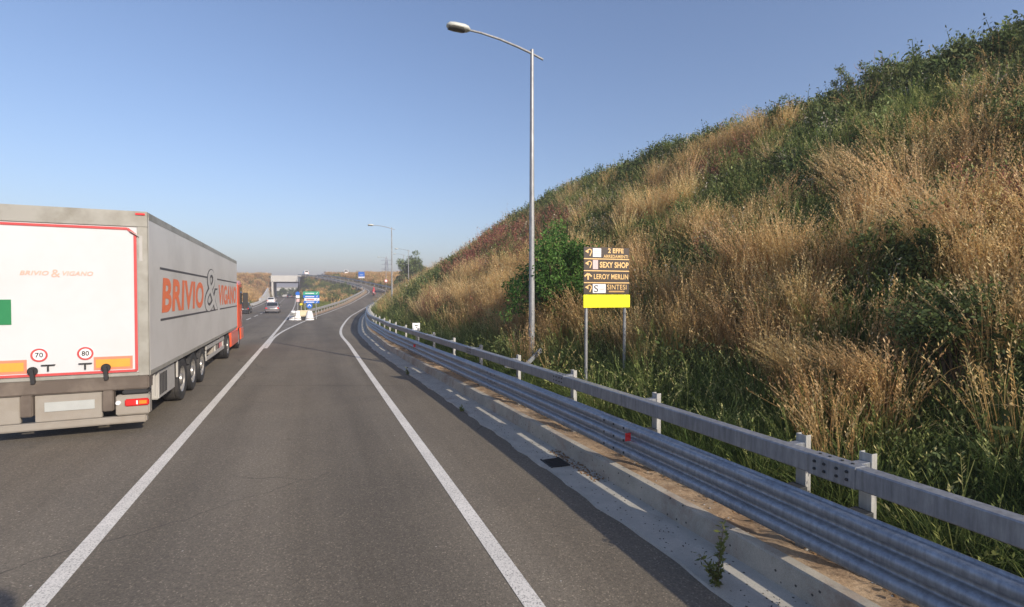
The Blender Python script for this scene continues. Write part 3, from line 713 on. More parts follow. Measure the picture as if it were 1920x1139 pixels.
# ------------------------------------------------------------------ cars
def make_car(name, label, paint, loc, rz, L_=4.3, wd=1.78, H=1.48, van=False, group=None, mast=False):
    t = thing(name, label, 'van' if van else 'car', loc, rz, group); hl = L_/2; w = wd/2
    def sec(y, w_, z0, z1, r=.14):
        return [(-w_+.08, y, z0), (w_-.08, y, z0), (w_, y, z0+.12), (w_, y, z1-r), (w_-r, y, z1), (-w_+r, y, z1), (-w_, y, z1-r), (-w_, y, z0+.12)]
    hz = H*.62
    body = MB().loft([sec(-hl, w*.86, .35, hz*.86), sec(-hl+.12, w*.96, .24, hz*.98), sec(-hl*.5, w, .2, hz), sec(0, w, .2, hz), sec(hl*.45, w, .2, hz*.97), sec(hl*.85, w*.95, .22, hz*.84), sec(hl, w*.82, .34, hz*.66)]).build('body', paint, t, smooth=True, bevel=.02, sharp=50)
    def csec(y, wb, wt, zt): return [(-wb, y, hz-.03), (wb, y, hz-.03), (wt, y, zt-.06), (wt-.1, y, zt), (-wt+.1, y, zt), (-wt, y, zt-.06)]
    if van: cs = [csec(-hl+.05, w*.95, w*.86, H), csec(hl*.2, w*.95, w*.86, H), csec(hl*.62, w*.92, w*.82, hz+.02)]
    else: cs = [csec(-hl+.22, w*.90, w*.78, hz+.04), csec(-hl+.62, w*.92, w*.76, H-.03), csec(-.1, w*.92, w*.76, H), csec(.35, w*.92, w*.76, H-.06), csec(hl*.55, w*.90, w*.78, hz+.02)]
    MB().loft(cs).build('roof', paint, t, smooth=True, bevel=.03, sharp=60)
    y0 = -hl+.24 if not van else -hl+.03; y1 = -hl+.58 if not van else -hl+.045
    MB().add([(-w*.74, y0-.02, hz+.08), (w*.74, y0-.02, hz+.08), (w*.64, y1-.03, H-.10), (-w*.64, y1-.03, H-.10)], [(0, 1, 2, 3)]).build('rear_window', M['glass'], t)
    MB().add([(-w*.74, hl*.55, hz+.06), (w*.74, hl*.55, hz+.06), (w*.66, .42, H-.10), (-w*.66, .42, H-.10)], [(0, 1, 2, 3)]).build('windscreen', M['glass'], t)
    for sx in (-1, 1):
        MB().add([(sx*w*.925, -hl+.75, hz+.05), (sx*w*.925, hl*.40, hz+.05), (sx*w*.80, .3, H-.12), (sx*w*.80, -hl+.85, H-.12)], [(0, 1, 2, 3)]).build('side_window', M['glass'], t)
        MB().box(*sorted((sx*w*.62, sx*w*.93)), -hl-.01, -hl+.12, hz*.66, hz*.84).build('tail_light', M['redlens'], t, bevel=.02)
        MB().box(*sorted((sx*w*.5, sx*w*.82)), hl-.14, hl+.005, hz*.5, hz*.64).build('headlight', M['paper'], t, bevel=.02)
        MB().box(*sorted((sx*w*1.0, sx*(w+.16))), .62, .74, hz-.02, hz+.12).build('wing_mirror', paint, t, bevel=.02)
        for yy in (-hl+.72, hl-.8): wheel(t, sx*(w-.01), yy, .31, .2, sx)
    MB().box(-w*.9, w*.9, -hl-.03, -hl+.1, .28, .48).build('bumper', paint if not van else M['dark'], t, bevel=.03)
    rect('number_plate', -.26, .26, .56, .67, -hl-.03, M['plate'], t, .02)
    if mast:
        MB().tube([(0, -.3, H-.02), (0, -.3, 2.7)], .03, 8).build('camera_mast', M['dark'], t)
        MB().lathe([(.001, -.17), (.1, -.14), (.17, -.04), (.18, .04), (.13, .13), (.001, .17)], 16, Matrix.Translation((0, -.3, 2.84))).build('camera_head', M['dark'], t, smooth=True)
    return t
def hway(Y, v): return (float(LX(Y))+v/COSL, Y, float(ZH(Y))+.006)
HR = math.atan(.412+.0002*60)
p = gnd(512, 587); make_car('car', 'silver grey hatchback driving away in the lane ahead of the lorry', M['silver'], (p.x, p.y, .006), HR)
p = gnd(465, 588); make_car('car', 'black car beside the orange cab in the far left lane', M['darkcar'], (p.x-.6, p.y, .006), HR, L_=4.5, H=1.5)
Yc = 118; make_car('car', 'small white car farther ahead in the left lane near the underpass', M['whitecar'], hway(Yc, -5.3), HR)
make_car('car', 'dark car inside the shade of the underpass', M['darkcar'], hway(176, -1.9), HR)
make_car('survey_car', 'car whose roof camera throws the round shadow in the lower left corner of the road', M['whitecar'], (.02, -.1, .006), math.atan(.40), L_=3.9, H=1.5, mast=True)

# ------------------------------------------------------------------ street lamps
def H1(x, y): return float(height(np.array([x]), np.array([y]))[0])
def lamp_mesh(h):
    pole = MB().tube([(0, 0, -.4), (0, 0, 1.2), (0, 0, h*.6), (0, 0, h)], [.085, .08, .062, .045], 14)
    pts = [(.32, 0, h-.20), (0, 0, h-.10), (-.4, 0, h-.0), (-.9, 0, h+.10), (-1.4, 0, h+.16), (-1.78, 0, h+.17)]
    arm = MB().tube(pts, [.028, .03, .03, .028, .027, .026], 10)
    return pole, arm
def street_lamp(x, y, top, label, rz, group='street lamps along the slip road', thin=1.0):
    z = H1(x, y); t = thing('street_lamp', label, 'street lamp', (x, y, z), rz, group); h = top-z
    po, ar = lamp_mesh(h)
    po.build('pole', M['pole'], t, smooth=True, sharp=60); ar.build('arm', M['pole'], t, smooth=True)
    MB().tube([(0, 0, -.05), (0, 0, .12)], [.16, .12], 14).build('base_collar', M['galv_rail'], t, smooth=True)
    hz = h+.17; secs = []
    for (xx, w, a, b_) in ((-1.70, .05, -.03, .04), (-1.76, .12, -.05, .08), (-1.85, .14, -.07, .105), (-2.10, .145, -.07, .105), (-2.22, .125, -.06, .09), (-2.29, .06, -.03, .04)):
        secs.append([(xx, w*c, hz+(b_ if s_ > 0 else -a)*s_) for c, s_ in [(math.cos(q), math.sin(q)) for q in np.linspace(0, 2*math.pi, 16, endpoint=False)]])
    ld = MB().loft(secs).build('lamp_head', M['lampshell'], t, smooth=True, sharp=70)
    MB().loft([[(xx, w*math.cos(q), hz-.03+.06*min(0, math.sin(q))) for q in np.linspace(0, 2*math.pi, 16, endpoint=False)] for xx, w in ((-1.84, .08), (-1.90, .13), (-2.12, .135), (-2.26, .08))]).build('lamp_glass', M['lampglass'], ld, smooth=True)
    return t
p = at(997, 680, 13.0); street_lamp(p.x, p.y, 8.93, 'tall street lamp nearest the camera, rising behind the guardrail', R_(22))
p = at(735, 585, 49); street_lamp(p.x, p.y, at(733, 427, 49).z, 'second street lamp, shorter looking, left of the leafy tree', R_(14))
p = at(766, 560, 84); street_lamp(p.x, p.y, at(766, 468, 84).z-.1, 'third street lamp, its head just right of the second pole', R_(10))
p = at(757, 540, 112); street_lamp(p.x, p.y, at(757, 478, 112).z, 'fourth street lamp beyond the leafy tree on the bend', R_(10))
p = at(724, 530, 135); street_lamp(p.x, p.y, at(724, 484, 135).z, 'farthest street lamp on the upper slip road', R_(25))
# stays and struts at the foot of the near lamp
p = kpt(s_for_px(985, 1.2), 1.15); q = kpt(s_for_px(960, .6), .45)
t = thing('steel_bracket', 'grey steel bracket leaning between the guardrail and the foot of the near lamp', 'bracket', tuple(p))
MB().bar((0, 0, .75), Vector(q)+Vector((0, 0, .95))-p, .05, .16).bar((0, 0, .75), (.45, .3, 1.15), .04, .10).build('plate', M['galv_rail'], t, bevel=.005)
MB().bar((0, 0, 0), (0, 0, .85), .06).build('stake', M['galv_rail'], t)

# ------------------------------------------------------------------ direction sign with dark boards
sg = thing('direction_sign', 'dark business direction boards with gold letters above a yellow board, on two posts', 'sign', tuple(kpt(0, 0)), 0)
Ysg = 10.0; pl = at(1100, 700, 9.9); pr = at(1168, 700, 10.15)
c = (pl+pr)/2; sg.location = (c.x, c.y, 0); rz = math.atan2(pr.y-pl.y, pr.x-pl.x); sg.rotation_euler = (0, 0, rz); sg.scale = (1.06, 1, 1); sg.location.x += .03
hw = (pr-pl).xy.length/2
zt = at(1140, 464, Ysg).z; zb = at(1140, 577, Ysg).z; zy = at(1140, 553, Ysg).z; zp = at(1140, 552, Ysg).z
Wd = .487
for sx in (-1, 1):
    zg = H1(c.x+sx*hw, c.y)
    MB().tube([(sx*hw, .05, zg-.3), (sx*hw, .05, zt-.02)], .03, 12).build('post', M['pole'], sg, smooth=True, sharp=60)
    cl = MB()
    for zz in (zt-.15, zt-.5, zt-.85, zb+.12): cl.lathe([(.033, -.02), (.04, -.02), (.04, .02), (.033, .02)], 12, Matrix.Translation((sx*hw, .05, zz)))
    cl.build('clamps', M['galv_rail'], sg)
bh = (zt-zy)/4
names = [('2 EFFE', 'ARREDAMENTI'), ('SEXY SHOP', ''), ('LEROY MERLIN', ''), ('SINTESI', '')]
def uturn(cx, cz, s_, y, parent):
    m = MB(); pts = [(cx+.30*s_+.33*s_*math.cos(a), y, cz+.08*s_+.36*s_*math.sin(a)) for a in np.linspace(R_(170), R_(-45), 12)]
    pts.append((cx+.36*s_, y, cz-.6*s_))
    for a, b_ in zip(pts, pts[1:]): m.bar(a, b_, .16*s_, .004, up=(0, 1, 0))
    m.add([(cx-.42*s_, y, cz+.12*s_), (cx+.12*s_, y, cz+.42*s_), (cx+.14*s_, y, cz-.22*s_)], [(0, 1, 2)])
    m.build('arrow', M['gold'], parent)
yb = .012
for i, (a, b_) in enumerate(names):
    z1 = zt-i*bh; z0 = z1-bh
    bd = MB().box(-Wd, Wd, 0, .018, z0+.014, z1-.002).build('board', M['signdark'], sg, bevel=.003)
    if i < 3: MB().box(-Wd, Wd, -.004, .012, z0-.008, z0+.012).build('gold_strip', M['gold'], sg)
    zc = (z0+z1)/2+.005; fy = -.004
    if i == 2:
        ar = MB().bar((-.40, fy, z0+.06), (-.40, fy, z1-.07), .03, .004, up=(0, 1, 0)).bar((-.405, fy-.001, z1-.055), (-.475, fy-.001, zc-.0), .032, .004, up=(0, 1, 0)).bar((-.395, fy-.002, z1-.055), (-.325, fy-.002, zc-.0), .032, .004, up=(0, 1, 0)); ar.build('arrow', M['gold'], bd)
        put_text('lettering', a, (-.28, fy, zc-.052), U, Zv, .74, .105, M['gold'], bd, .02)
    else: uturn(-.41, zc+.01, .13, fy, bd)
    if i == 0:
        rect('logo_plate', -.30, -.125, zc-.085, zc+.09, fy, M['paper'], bd)
        for zz in (-.05, -.02, .02, .05): rect('logo_line', -.28, -.145, zc+zz, zc+zz+.012, fy-.003, M['pink'], bd, .002)
        put_text('lettering', a, (.02, fy, zc+.0), U, Zv, .34, .10, M['gold'], bd, .035); put_text('lettering', b_, (-.075, fy, zc-.1), U, Zv, .53, .065, M['gold'], bd, .02)
    if i == 1:
        rect('logo_plate', -.30, -.19, zc-.09, zc+.095, fy, M['pink'], bd); put_text('lettering', a, (-.155, fy, zc-.06), U, Zv, .625, .12, M['gold'], bd, .035)
    if i == 3:
        rect('logo_plate', -.30, -.025, zc-.09, zc+.09, fy, M['paper'], bd)
        put_text('logo_letter', 'S', (-.275, fy-.003, zc-.07), U, Zv, .09, .14, M['greytext'], bd); rect('logo_line', -.16, -.05, zc-.02, zc+.0, fy-.003, M['midgrey'], bd, .002)
        put_text('lettering', a, (.005, fy, zc-.02), U, Zv, .42, .10, M['gold'], bd, 0.0); rect('small_line', .04, .38, zc-.075, zc-.045, fy, M['golddim'], bd, .002)
MB().box(-Wd-.005, Wd+.015, -.006, .018, zb, zy-.001).build('yellow_board', M['yellow'], sg, bevel=.002)

# little white marker plate behind the rail
s = s_for_px(780, .55); p = kpt(s, .55); t = thing('marker_plate', 'small white marker plate on a thin post behind the guardrail', 'marker', (p.x, p.y, .2), R_(22))
zc = at(780, 613, p.y).z-.2; hh = 7.0*p.y/F
MB().tube([(0, 0, -.3), (0, 0, zc-hh)], .02, 8).build('post', M['pole'], t)
pp = MB().box(-hh, hh, -.006, .006, zc-hh, zc+hh).build('plate', M['paper'], t, bevel=.002)
rect('dark_mark', -hh*.35, hh*.4, zc+hh*.2, zc+hh*.45, -.010, M['greytext'], pp, .003); rect('dark_mark', -hh*.05, hh*.25, zc-hh*.35, zc-hh*.1, -.010, M['greytext'], pp, .003)

# ------------------------------------------------------------------ signs and attenuators on the gore
Yg = 50.0
def gx(px): return (px-960)/F*Yg
gz = lambda py: at(577, py, Yg).z
t = thing('motorway_sign', 'green and blue direction boards above a round keep-right sign on the gore island', 'sign', (gx(583), Yg, 0), R_(8))
q = gx(583)
for xx in (gx(572)-q, gx(592)-q): MB().tube([(xx, .06, -.1), (xx, .06, gz(547))], .04, 8).build('post', M['pole'], t, smooth=True)
for nm, a, b_, x0, x1, mt in (('green_board', 547, 553.5, 569, 598, 'signgreen'), ('blue_board', 553.8, 559, 569, 598, 'blue'), ('white_board', 559.4, 564.2, 571, 598, 'signwhite'), ('blue_board', 564.6, 569, 570, 598, 'blue')):
    bd = MB().box(gx(x0)-q, gx(x1)-q, -.01, .02, gz(b_), gz(a)).build(nm, M[mt], t, bevel=.01)
    mk = M['signwhite'] if mt != 'signwhite' else M['red']
    rect('text_line', gx(x0+4)-q, gx(x1-9)-q, gz((a+b_)/2)-.05, gz((a+b_)/2)+.03, -.016, mk, bd, .003)
    MB().bar((gx(x1-4)-q-.08, -.016, gz((a+b_)/2)-.06), (gx(x1-4)-q+.06, -.016, gz((a+b_)/2)+.08), .05, .004, up=(0, 1, 0)).build('arrow', M['signwhite'] if mt != 'signwhite' else M['blue'], bd)
o = disc('keep_right_sign', gx(580.5)-q, gz(573.5), .30, -.05, M['blue'], t, .02)
MB().bar((0-.16+gx(580.5)-q, -.056, gz(574.5)-.02), (gx(580.5)-q, -.056, gz(571)), .07, .004, up=(0, 1, 0)).bar((.16+gx(580.5)-q, -.057, gz(574.5)-.02), (gx(580.5)-q, -.057, gz(571)), .07, .004, up=(0, 1, 0)).build('white_arrow', M['signwhite'], o)
t = thing('hazard_marker', 'slim post with small blue and white plates left of the gore boards', 'sign', (gx(563), Yg-.6, 0), R_(10))
MB().tube([(0, .03, -.1), (0, .03, gz(548))], .035, 8).build('post', M['pole'], t, smooth=True)
disc('blue_plate', 0, gz(551), .20, -.01, M['blue'], t, .015); rect('white_plate', -.17, .19, gz(559), gz(554), -.01, M['signwhite'], t, .015); rect('dark_plate', -.12, .16, gz(566), gz(561), -.008, M['pink'], t, .012)
t = thing('warning_lamp', 'small yellow warning lamp on a stand on the gore island', 'lamp', (gx(567), Yg-.3, 0))
MB().tube([(0, 0, 0), (0, 0, gz(573))], .03, 8).build('stand', M['midgrey'], t); MB().lathe([(.001, -.13), (.11, -.12), (.13, 0), (.11, .12), (.001, .13)], 14, Matrix.Translation((0, 0, gz(571))) @ Matrix.Rotation(R_(90), 4, 'X')).build('lens', M['ylamp'], t, smooth=True)
for px, lab in ((561, 'leftmost white tapered crash barrel on the gore'), (569, 'second white tapered crash barrel from the left on the gore'), (591, 'rightmost white tapered crash barrel beside the ramp line')):
    t = thing('crash_barrel', lab, 'barrel', (gx(px), Yg-1.4, 0), 0, 'white crash barrels on the gore')
    MB().lathe([(.001, 0), (.42, 0), (.40, .1), (.30, .55), (.20, .86), (.18, .9), (.001, .92)], 18).build('shell', M['signwhite'], t, smooth=True)
    MB().lathe([(.395, .12), (.402, .12), (.378, .22), (.37, .22)], 18).build('base_band', M['midgrey'], t, smooth=True)
t = thing('crash_cushion', 'cream crash cushion block standing between the white barrels', 'crash cushion', (gx(580), Yg-1.2, 0), R_(12))
MB().box(-.45, .45, -.3, 1.2, .35, .78).build('block', M['cream'], t, bevel=.08, seg=3); MB().box(-.3, .3, -.25, 1.1, 0, .35).build('base', M['dark'], t, bevel=.02)
MB().box(-.75, .5, .1, .35, .79, .93).build('shelf', M['cream'], t, bevel=.03)
t = thing('barrier_block', 'dark grey block at the left side of the gore island', 'barrier', (gx(557), Yg-.6, 0), R_(22))
MB().box(-.25, .25, -.5, 2.5, 0, .75).build('block', M['signback'], t, bevel=.04)
# barrier on the left of the ramp
gl = thing('guardrail', 'low galvanised guardrail left of the slip road, from the gore to the bend', 'guardrail', (gx(597), Yg+1, 0))
def lpt(s, d, z=0.0):
    r = rrow(s, (-4.75-d,), z)[0]; return Vector(r)-gl.location
sl0, sl1 = SY(49.5), SY(122)
pf = [(.0, .42), (-.06, .48), (-.06, .54), (0, .59), (-.06, .64), (-.06, .70), (0, .76)]
bm_ = MB().loft([[lpt(s, d, z) for d, z in pf] for s in np.arange(sl0, sl1, 1.0)], closed=False).build('beam', M['post'], gl, smooth=True); bm_.modifiers.new('t', 'SOLIDIFY').thickness = .02
MB().loft([[lpt(sl0-.0+.0, d, z) for d, z in pf], [lpt(sl0-.5, d+.25, z) for d, z in pf], [lpt(sl0-.3, d+.6, z) for d, z in pf]], closed=False).build('end_piece', M['post'], gl)
pp0 = None
for s in np.arange(sl0+.5, sl1, 2.25):
    if pp0 is None: pp0 = MB().box(-.05, .05, -.03, .03, -.3, .74).build('post', M['post'], gl); o = pp0
    else: o = pp0.copy(); col.objects.link(o); o.parent = gl
    o.location = lpt(s, .07)
ribbon('verge_strip', [[tuple(Vector(rrow(s, (-4.15,), .03)[0])), tuple(Vector(rrow(s, (-5.2,), .06)[0]))] for s in np.arange(SY(50), sl1+10, 1.0)], M['soil'])
# left barrier of the upper ramp and right barrier
gu = thing('guardrail', 'distant dark guardrail along the outer side of the upper slip road', 'guardrail', tuple(kpt(SY(118), .3)))
u0 = SY(117); u1 = SY(190)
o = MB().loft([[kpt(s, d, z)-gu.location for d, z in [(.1, .45), (.1, .8), (.16, .8), (.16, .45)]] for s in np.arange(u0, u1, 2.0)]).build('beam', M['galv'], gu)
for s in np.arange(u0, u1, 4.5):
    MBp = MB().box(-.05, .05, -.04, .04, -.3, .8).build('post', M['post'], gu); MBp.location = kpt(s, .22)-gu.location
gu2 = thing('guardrail', 'distant dark guardrail along the inner side of the upper slip road', 'guardrail', tuple(rrow(SY(126), (-4.75,))[0]))
MB().loft([[Vector(rrow(s, (-4.8+d,), z)[0])-gu2.location for d, z in [(0, .4), (0, .8), (.06, .8), (.06, .4)]] for s in np.arange(SY(124), SY(190), 2.0)]).build('beam', M['galv'], gu2)
for s in np.arange(SY(124), SY(190), 4.5):
    o = MB().box(-.05, .05, -.04, .04, -.3, .8).build('post', M['post'], gu2); o.location = Vector(rrow(s, (-4.9,))[0])-gu2.location

# ------------------------------------------------------------------ underpass
Yu = 187.0; zf = float(ZH(Yu)); x0 = (512.5-960)/F*Yu; x1 = (561-960)/F*Yu
up = thing('underpass', 'pale concrete box underpass carrying the cross road over the highway', 'underpass', ((x0+x1)/2, Yu, zf))
cxu = (x0+x1)/2; hw_ = (x1-x0)/2; ang = .43
def U_(x, y, z): return (x-ang*y, y, z)
def ubox(m, xa, xb, ya, yb, za, zb_):
    vs = [U_(x, y, z) for z in (za, zb_) for y in (ya, yb) for x in (xa, xb)]
    return m.add(vs, [(0, 2, 3, 1), (4, 5, 7, 6), (0, 1, 5, 4), (2, 6, 7, 3), (0, 4, 6, 2), (1, 3, 7, 5)])
zo = at(540, 528.5, Yu).z-zf; zt_ = at(540, 517, Yu).z-zf
m = MB(); ubox(m, -hw_-.7, -hw_, 0, 26, -.5, zo); ubox(m, hw_, hw_+.7, 0, 26, -.5, zo); m.each('wall', M['wall'], up)
m = MB(); ubox(m, -hw_-.7, hw_+.7, .5, 25.5, zo+.001, zo+1.0); m.build('deck', M['wall'], up)
m = MB(); ubox(m, -hw_-.9, hw_+.9, -.2, .49, zo-.05, zt_); m.build('parapet', M['wall'], up, bevel=.03)
m = MB(); ubox(m, -hw_-.9, hw_+.9, 25.6, 26.0, zo, zt_); m.build('parapet', M['wall'], up, bevel=.03)
# wing wall on the left, sloping down along the highway, and the barrier line that continues it
m = MB(); pts = []
for k, Y in enumerate((Yu, 165, 145, 128)):
    xw = float(LX(Y))-8.0/COSL-cxu; zz = [4.2, 2.7, 1.5, .8][k]
    pts.append((xw-.25, Y-Yu, float(ZH(Y))-zf, zz))
for a, b_ in zip(pts, pts[1:]):
    vs = [(a[0]-w, a[1], a[2]-.3) for w in (0, .5)]+[(a[0]-w-a[3]*.25, a[1], a[2]+a[3]) for w in (0, .5)]+[(b_[0]-w, b_[1], b_[2]-.3) for w in (0, .5)]+[(b_[0]-w-b_[3]*.25, b_[1], b_[2]+b_[3]) for w in (0, .5)]
    m.add(vs, [(0, 4, 6, 2), (1, 3, 7, 5), (2, 6, 7, 3), (0, 1, 5, 4), (0, 2, 3, 1), (4, 5, 7, 6)])
m.build('wing_wall', M['wall'], up)
m = MB()
rows = []
for Y in np.arange(20, 130, 4.0):
    xw = float(LX(Y))-8.0/COSL; zz = float(ZH(Y)); rows.append([(xw, Y, zz-.2), (xw-.05, Y, zz+.55), (xw-.25, Y, zz+.55), (xw-.4, Y, zz-.2)])
o = m.loft(rows).build('roadside_wall', M['wall']); props(o, 'low pale concrete wall along the far left edge of the highway', 'wall')

# ------------------------------------------------------------------ things on and behind the overpass
def on_ramp(Y, w): r = rrow(SY(Y), (w,))[0]; return r
z = 9.8
def veh(px, Y, label, paint, van, rz):
    xx = (px-960)/F*Y; zz = max(H1(xx, Y), 9.0)+.1; return make_car('van' if van else 'car', label, paint, (xx, Y, zz), rz, L_=4.4 if van else 4.2, H=1.9 if van else 1.45, van=van)
veh(648, 190, 'white van on the upper road at the crest left of the blue sign', M['whitecar'], True, R_(25))
veh(612, 202, 'pale car on the cross road between the underpass and the white van', M['whitecar'], False, R_(60))
veh(573, 203, 'white van on the cross road just right of the underpass portal', M['whitecar'], True, R_(35))
Yb = 156; xx = (678-960)/F*Yb; zg = H1(xx, Yb)
t = thing('road_sign', 'blue road sign with a white lower strip beside the upper slip road', 'sign', (xx, Yb, zg), R_(-3))
zz1 = at(678, 510, Yb).z-zg; zz2 = at(678, 522, Yb).z-zg
for sx in (-.3, .3): MB().tube([(sx, .05, -.5), (sx, .05, zz1-.1)], .05, 8).build('post', M['pole'], t)
rect('blue_board', -1.0, 1.0, zz2+.5, zz1, 0, M['blue'], t, .03); rect('white_strip', -1.0, 1.0, zz2, zz2+.48, 0, M['signwhite'], t, .03)
rect('text_line', -.6, .5, zz2+1.0, zz2+1.12, -.01, M['signwhite'], t, .005)
Yb = 122; xx = (724-960)/F*Yb; zg = H1(xx, Yb)
t = thing('warning_sign', 'small red and white sign on a post at the outside of the bend', 'sign', (xx, Yb, zg), R_(8))
c1 = at(724, 527, Yb).z-zg; MB().tube([(0, .04, -.4), (0, .04, c1)], .04, 8).build('post', M['pole'], t)
o = disc('plate', 0, c1, .42, 0, M['signwhite'], t, .03); ring('red_rim', 0, c1, .30, .42, -.004, M['red'], o)
for k, (px, lab) in enumerate(((752, 'left white marker post on the bank beside the bend'), (757, 'right white marker post on the bank beside the bend'))):
    Yb = 92; xx = (px-960)/F*Yb; zg = H1(xx, Yb); t = thing('marker_post', lab, 'post', (xx, Yb, zg), 0, 'white marker posts by the bend'); MB().box(-.09, .09, -.05, .05, -.4, at(px, 534+k*2, Yb).z-zg).build('shaft', M['signwhite'], t, bevel=.02)
    MB().box(-.092, .092, -.052, .052, at(px, 537+k*2, Yb).z-zg-.1, at(px, 537+k*2, Yb).z-zg+.05).build('band', M['greytext'], t)
# pylon
Yp = 420; xx = (725-960)/F*Yp; t = thing('pylon', 'distant lattice electricity pylon above the bank by the second lamp', 'pylon', (xx, Yp, 0)); ht = at(725, 481, Yp).z
m = MB(); lv = [(0, 3.6), (8, 2.7), (15, 2.0), (21, 1.4), (26, 1.0), (ht-3, .7), (ht, .1)]
for (za, wa), (zb_, wb) in zip(lv, lv[1:]):
    ca = [(-wa, -wa, za), (wa, -wa, za), (wa, wa, za), (-wa, wa, za)]; cb = [(-wb, -wb, zb_), (wb, -wb, zb_), (wb, wb, zb_), (-wb, wb, zb_)]
    for k in range(4): m.bar(ca[k], cb[k], .22); m.bar(ca[k], cb[(k+1) % 4], .14); m.bar(ca[(k+1) % 4], cb[k], .14)
m.build('lattice', M['galv'], t)
for zz in (ht-11, ht-7, ht-3.5): MB().bar((-4.5, 0, zz), (4.5, 0, zz), .3).bar((-4.5, 0, zz), (0, 0, zz+1.6), .15).bar((4.5, 0, zz), (0, 0, zz+1.6), .15).build('cross_arm', M['galv'], t)

# motorcycle and its rider on the bend
r = rrow(SY(103), (-1.7,))[0]; i = int((SY(103)+S0)/.5); rz = math.atan2(-RT[i, 0], RT[i, 1])
t = thing('motorcycle', 'small motorcycle climbing the slip road at the bend', 'motorcycle', (r[0], r[1], r[2]), rz)
for yy in (-.7, .7): MB().lathe([(.20, -.05), (.28, -.06), (.32, -.03), (.32, .03), (.28, .06), (.20, .05), (.20, -.05)], 18, Matrix.Translation((0, yy, .32)) @ Matrix.Rotation(R_(90), 4, 'Y')).build('wheel', M['tyre'], t, smooth=True)
MB().loft([[(w*math.cos(a), y, zc+h*math.sin(a)) for a in np.linspace(0, 6.283, 10, endpoint=False)] for y, w, h, zc in ((-.85, .06, .05, .85), (-.5, .16, .1, .8), (-.05, .17, .2, .68), (.3, .18, .26, .75), (.6, .1, .15, .8))]).build('body', M['signwhite'], t, smooth=True)
MB().bar((-.38, .45, 1.05), (.38, .45, 1.05), .04).bar((0, .7, .35), (0, .45, 1.05), .07).build('handlebar', M['dark'], t)
MB().box(-.08, .08, -.92, -.88, .75, .83).build('tail_light', M['redlens'], t)
def skin_body(name, joints, edges, mat, parent=None):
    me = bpy.data.meshes.new(name); me.from_pydata([j[:3] for j in joints], edges, []); o = bpy.data.objects.new(name, me); col.objects.link(o)
    if parent: o.parent = parent
    me.materials.append(mat); sk = o.modifiers.new('skin', 'SKIN')
    sv = me.skin_vertices[0].data if me.skin_vertices else None
    if sv is None:
        bm = bmesh.new(); bm.from_mesh(me); bm.verts.layers.skin.verify(); bm.to_mesh(me); bm.free(); sv = me.skin_vertices[0].data
    for v, j in zip(sv, joints): v.radius = (j[3], j[3])
    sv[0].use_root = True; sb = o.modifiers.new('sub', 'SUBSURF'); sb.levels = 1; sb.render_levels = 1; return o
J = [(0, -.25, .95, .16), (0, -.15, 1.2, .17), (0, -.02, 1.42, .17), (0, .03, 1.54, .07), (0, .06, 1.66, .10), (0, .07, 1.76, .09),
     (.2, .0, 1.4, .075), (.3, .2, 1.2, .05), (.32, .42, 1.1, .04), (-.2, .0, 1.4, .075), (-.3, .2, 1.2, .05), (-.32, .42, 1.1, .04),
     (.15, -.2, .92, .1), (.24, .2, .78, .08), (.22, -.05, .38, .055), (.22, .1, .32, .04), (-.15, -.2, .92, .1), (-.24, .2, .78, .08), (-.22, -.05, .38, .055), (-.22, .1, .32, .04)]
E = [(0, 1), (1, 2), (2, 3), (3, 4), (4, 5), (2, 6), (6, 7), (7, 8), (2, 9), (9, 10), (10, 11), (0, 12), (12, 13), (13, 14), (14, 15), (0, 16), (16, 17), (17, 18), (18, 19)]
pr_ = thing('person', 'person in a dark red jacket and helmet riding the motorcycle on the slip road', 'person', (r[0], r[1], r[2]), rz)
skin_body('body', J, E, M['rider'], pr_)
MB().lathe([(.001, -.15), (.1, -.14), (.14, -.04), (.15, .04), (.1, .13), (.001, .16)], 14, Matrix.Translation((0, .07, 1.72))).build('helmet', M['redlens'], pr_, smooth=True)

# ------------------------------------------------------------------ vegetation
def blades(n, h0, h1, w, spread, lean, seedhead=0.0, tone0=0.0, tone1=1.0, segs=3, seed=0, droop=.35, bias=(0, 0)):
    g = np.random.default_rng(seed); V = []; T = []; Q = []; base = 0
    for i in range(n):
        a = g.uniform(0, 6.283); r = spread*math.sqrt(g.uniform()); p = np.array([r*math.cos(a), r*math.sin(a), -.05]); h = g.uniform(h0, h1)
        a2 = a+g.normal(0, .9); ln = lean*g.uniform(.2, 1.4); dr = np.array([math.cos(a2)*ln+bias[0], math.sin(a2)*ln+bias[1], 0])
        sd2 = np.array([-math.sin(a2+g.normal(0, .8)), math.cos(a2+g.normal(0, .8)), 0]); tn = g.uniform(tone0, tone1); ww = w*g.uniform(.6, 1.3)
        P = []
        for k in range(segs+1):
            t = k/segs; q = p+dr*h*(t*t)+np.array([0, 0, h*(t-droop*ln*t*t*t)]); P.append(q)
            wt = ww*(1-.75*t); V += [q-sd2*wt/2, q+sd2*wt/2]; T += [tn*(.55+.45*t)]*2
        for k in range(segs): b = base+2*k; Q.append((b, b+1, b+3, b+2))
        base += 2*(segs+1)
        if g.uniform() < seedhead:
            nb = g.integers(6, 11)
            for k in range(nb):
                t = 1-.30*k/nb; q = p+dr*h*(t*t)+np.array([0, 0, h*(t-droop*ln*t*t*t)])
                a3 = g.uniform(0, 6.283); up_ = np.array([math.cos(a3)*.028, math.sin(a3)*.028, .045-.03*g.uniform()])+dr*.05
                s2 = np.array([-math.sin(a3), math.cos(a3), .2])*.0058*g.uniform(.7, 1.4)*max(1, w/.007)
                up_ = up_*max(1, w/.010)
                V += [q, q+up_*.5+s2, q+up_, q+up_*.5-s2]; tt = min(1, tn*1.0+.12); T += [tt]*4; Q.append((base, base+1, base+2, base+3)); base += 4
    return np.array(V), np.array(Q), np.array(T)
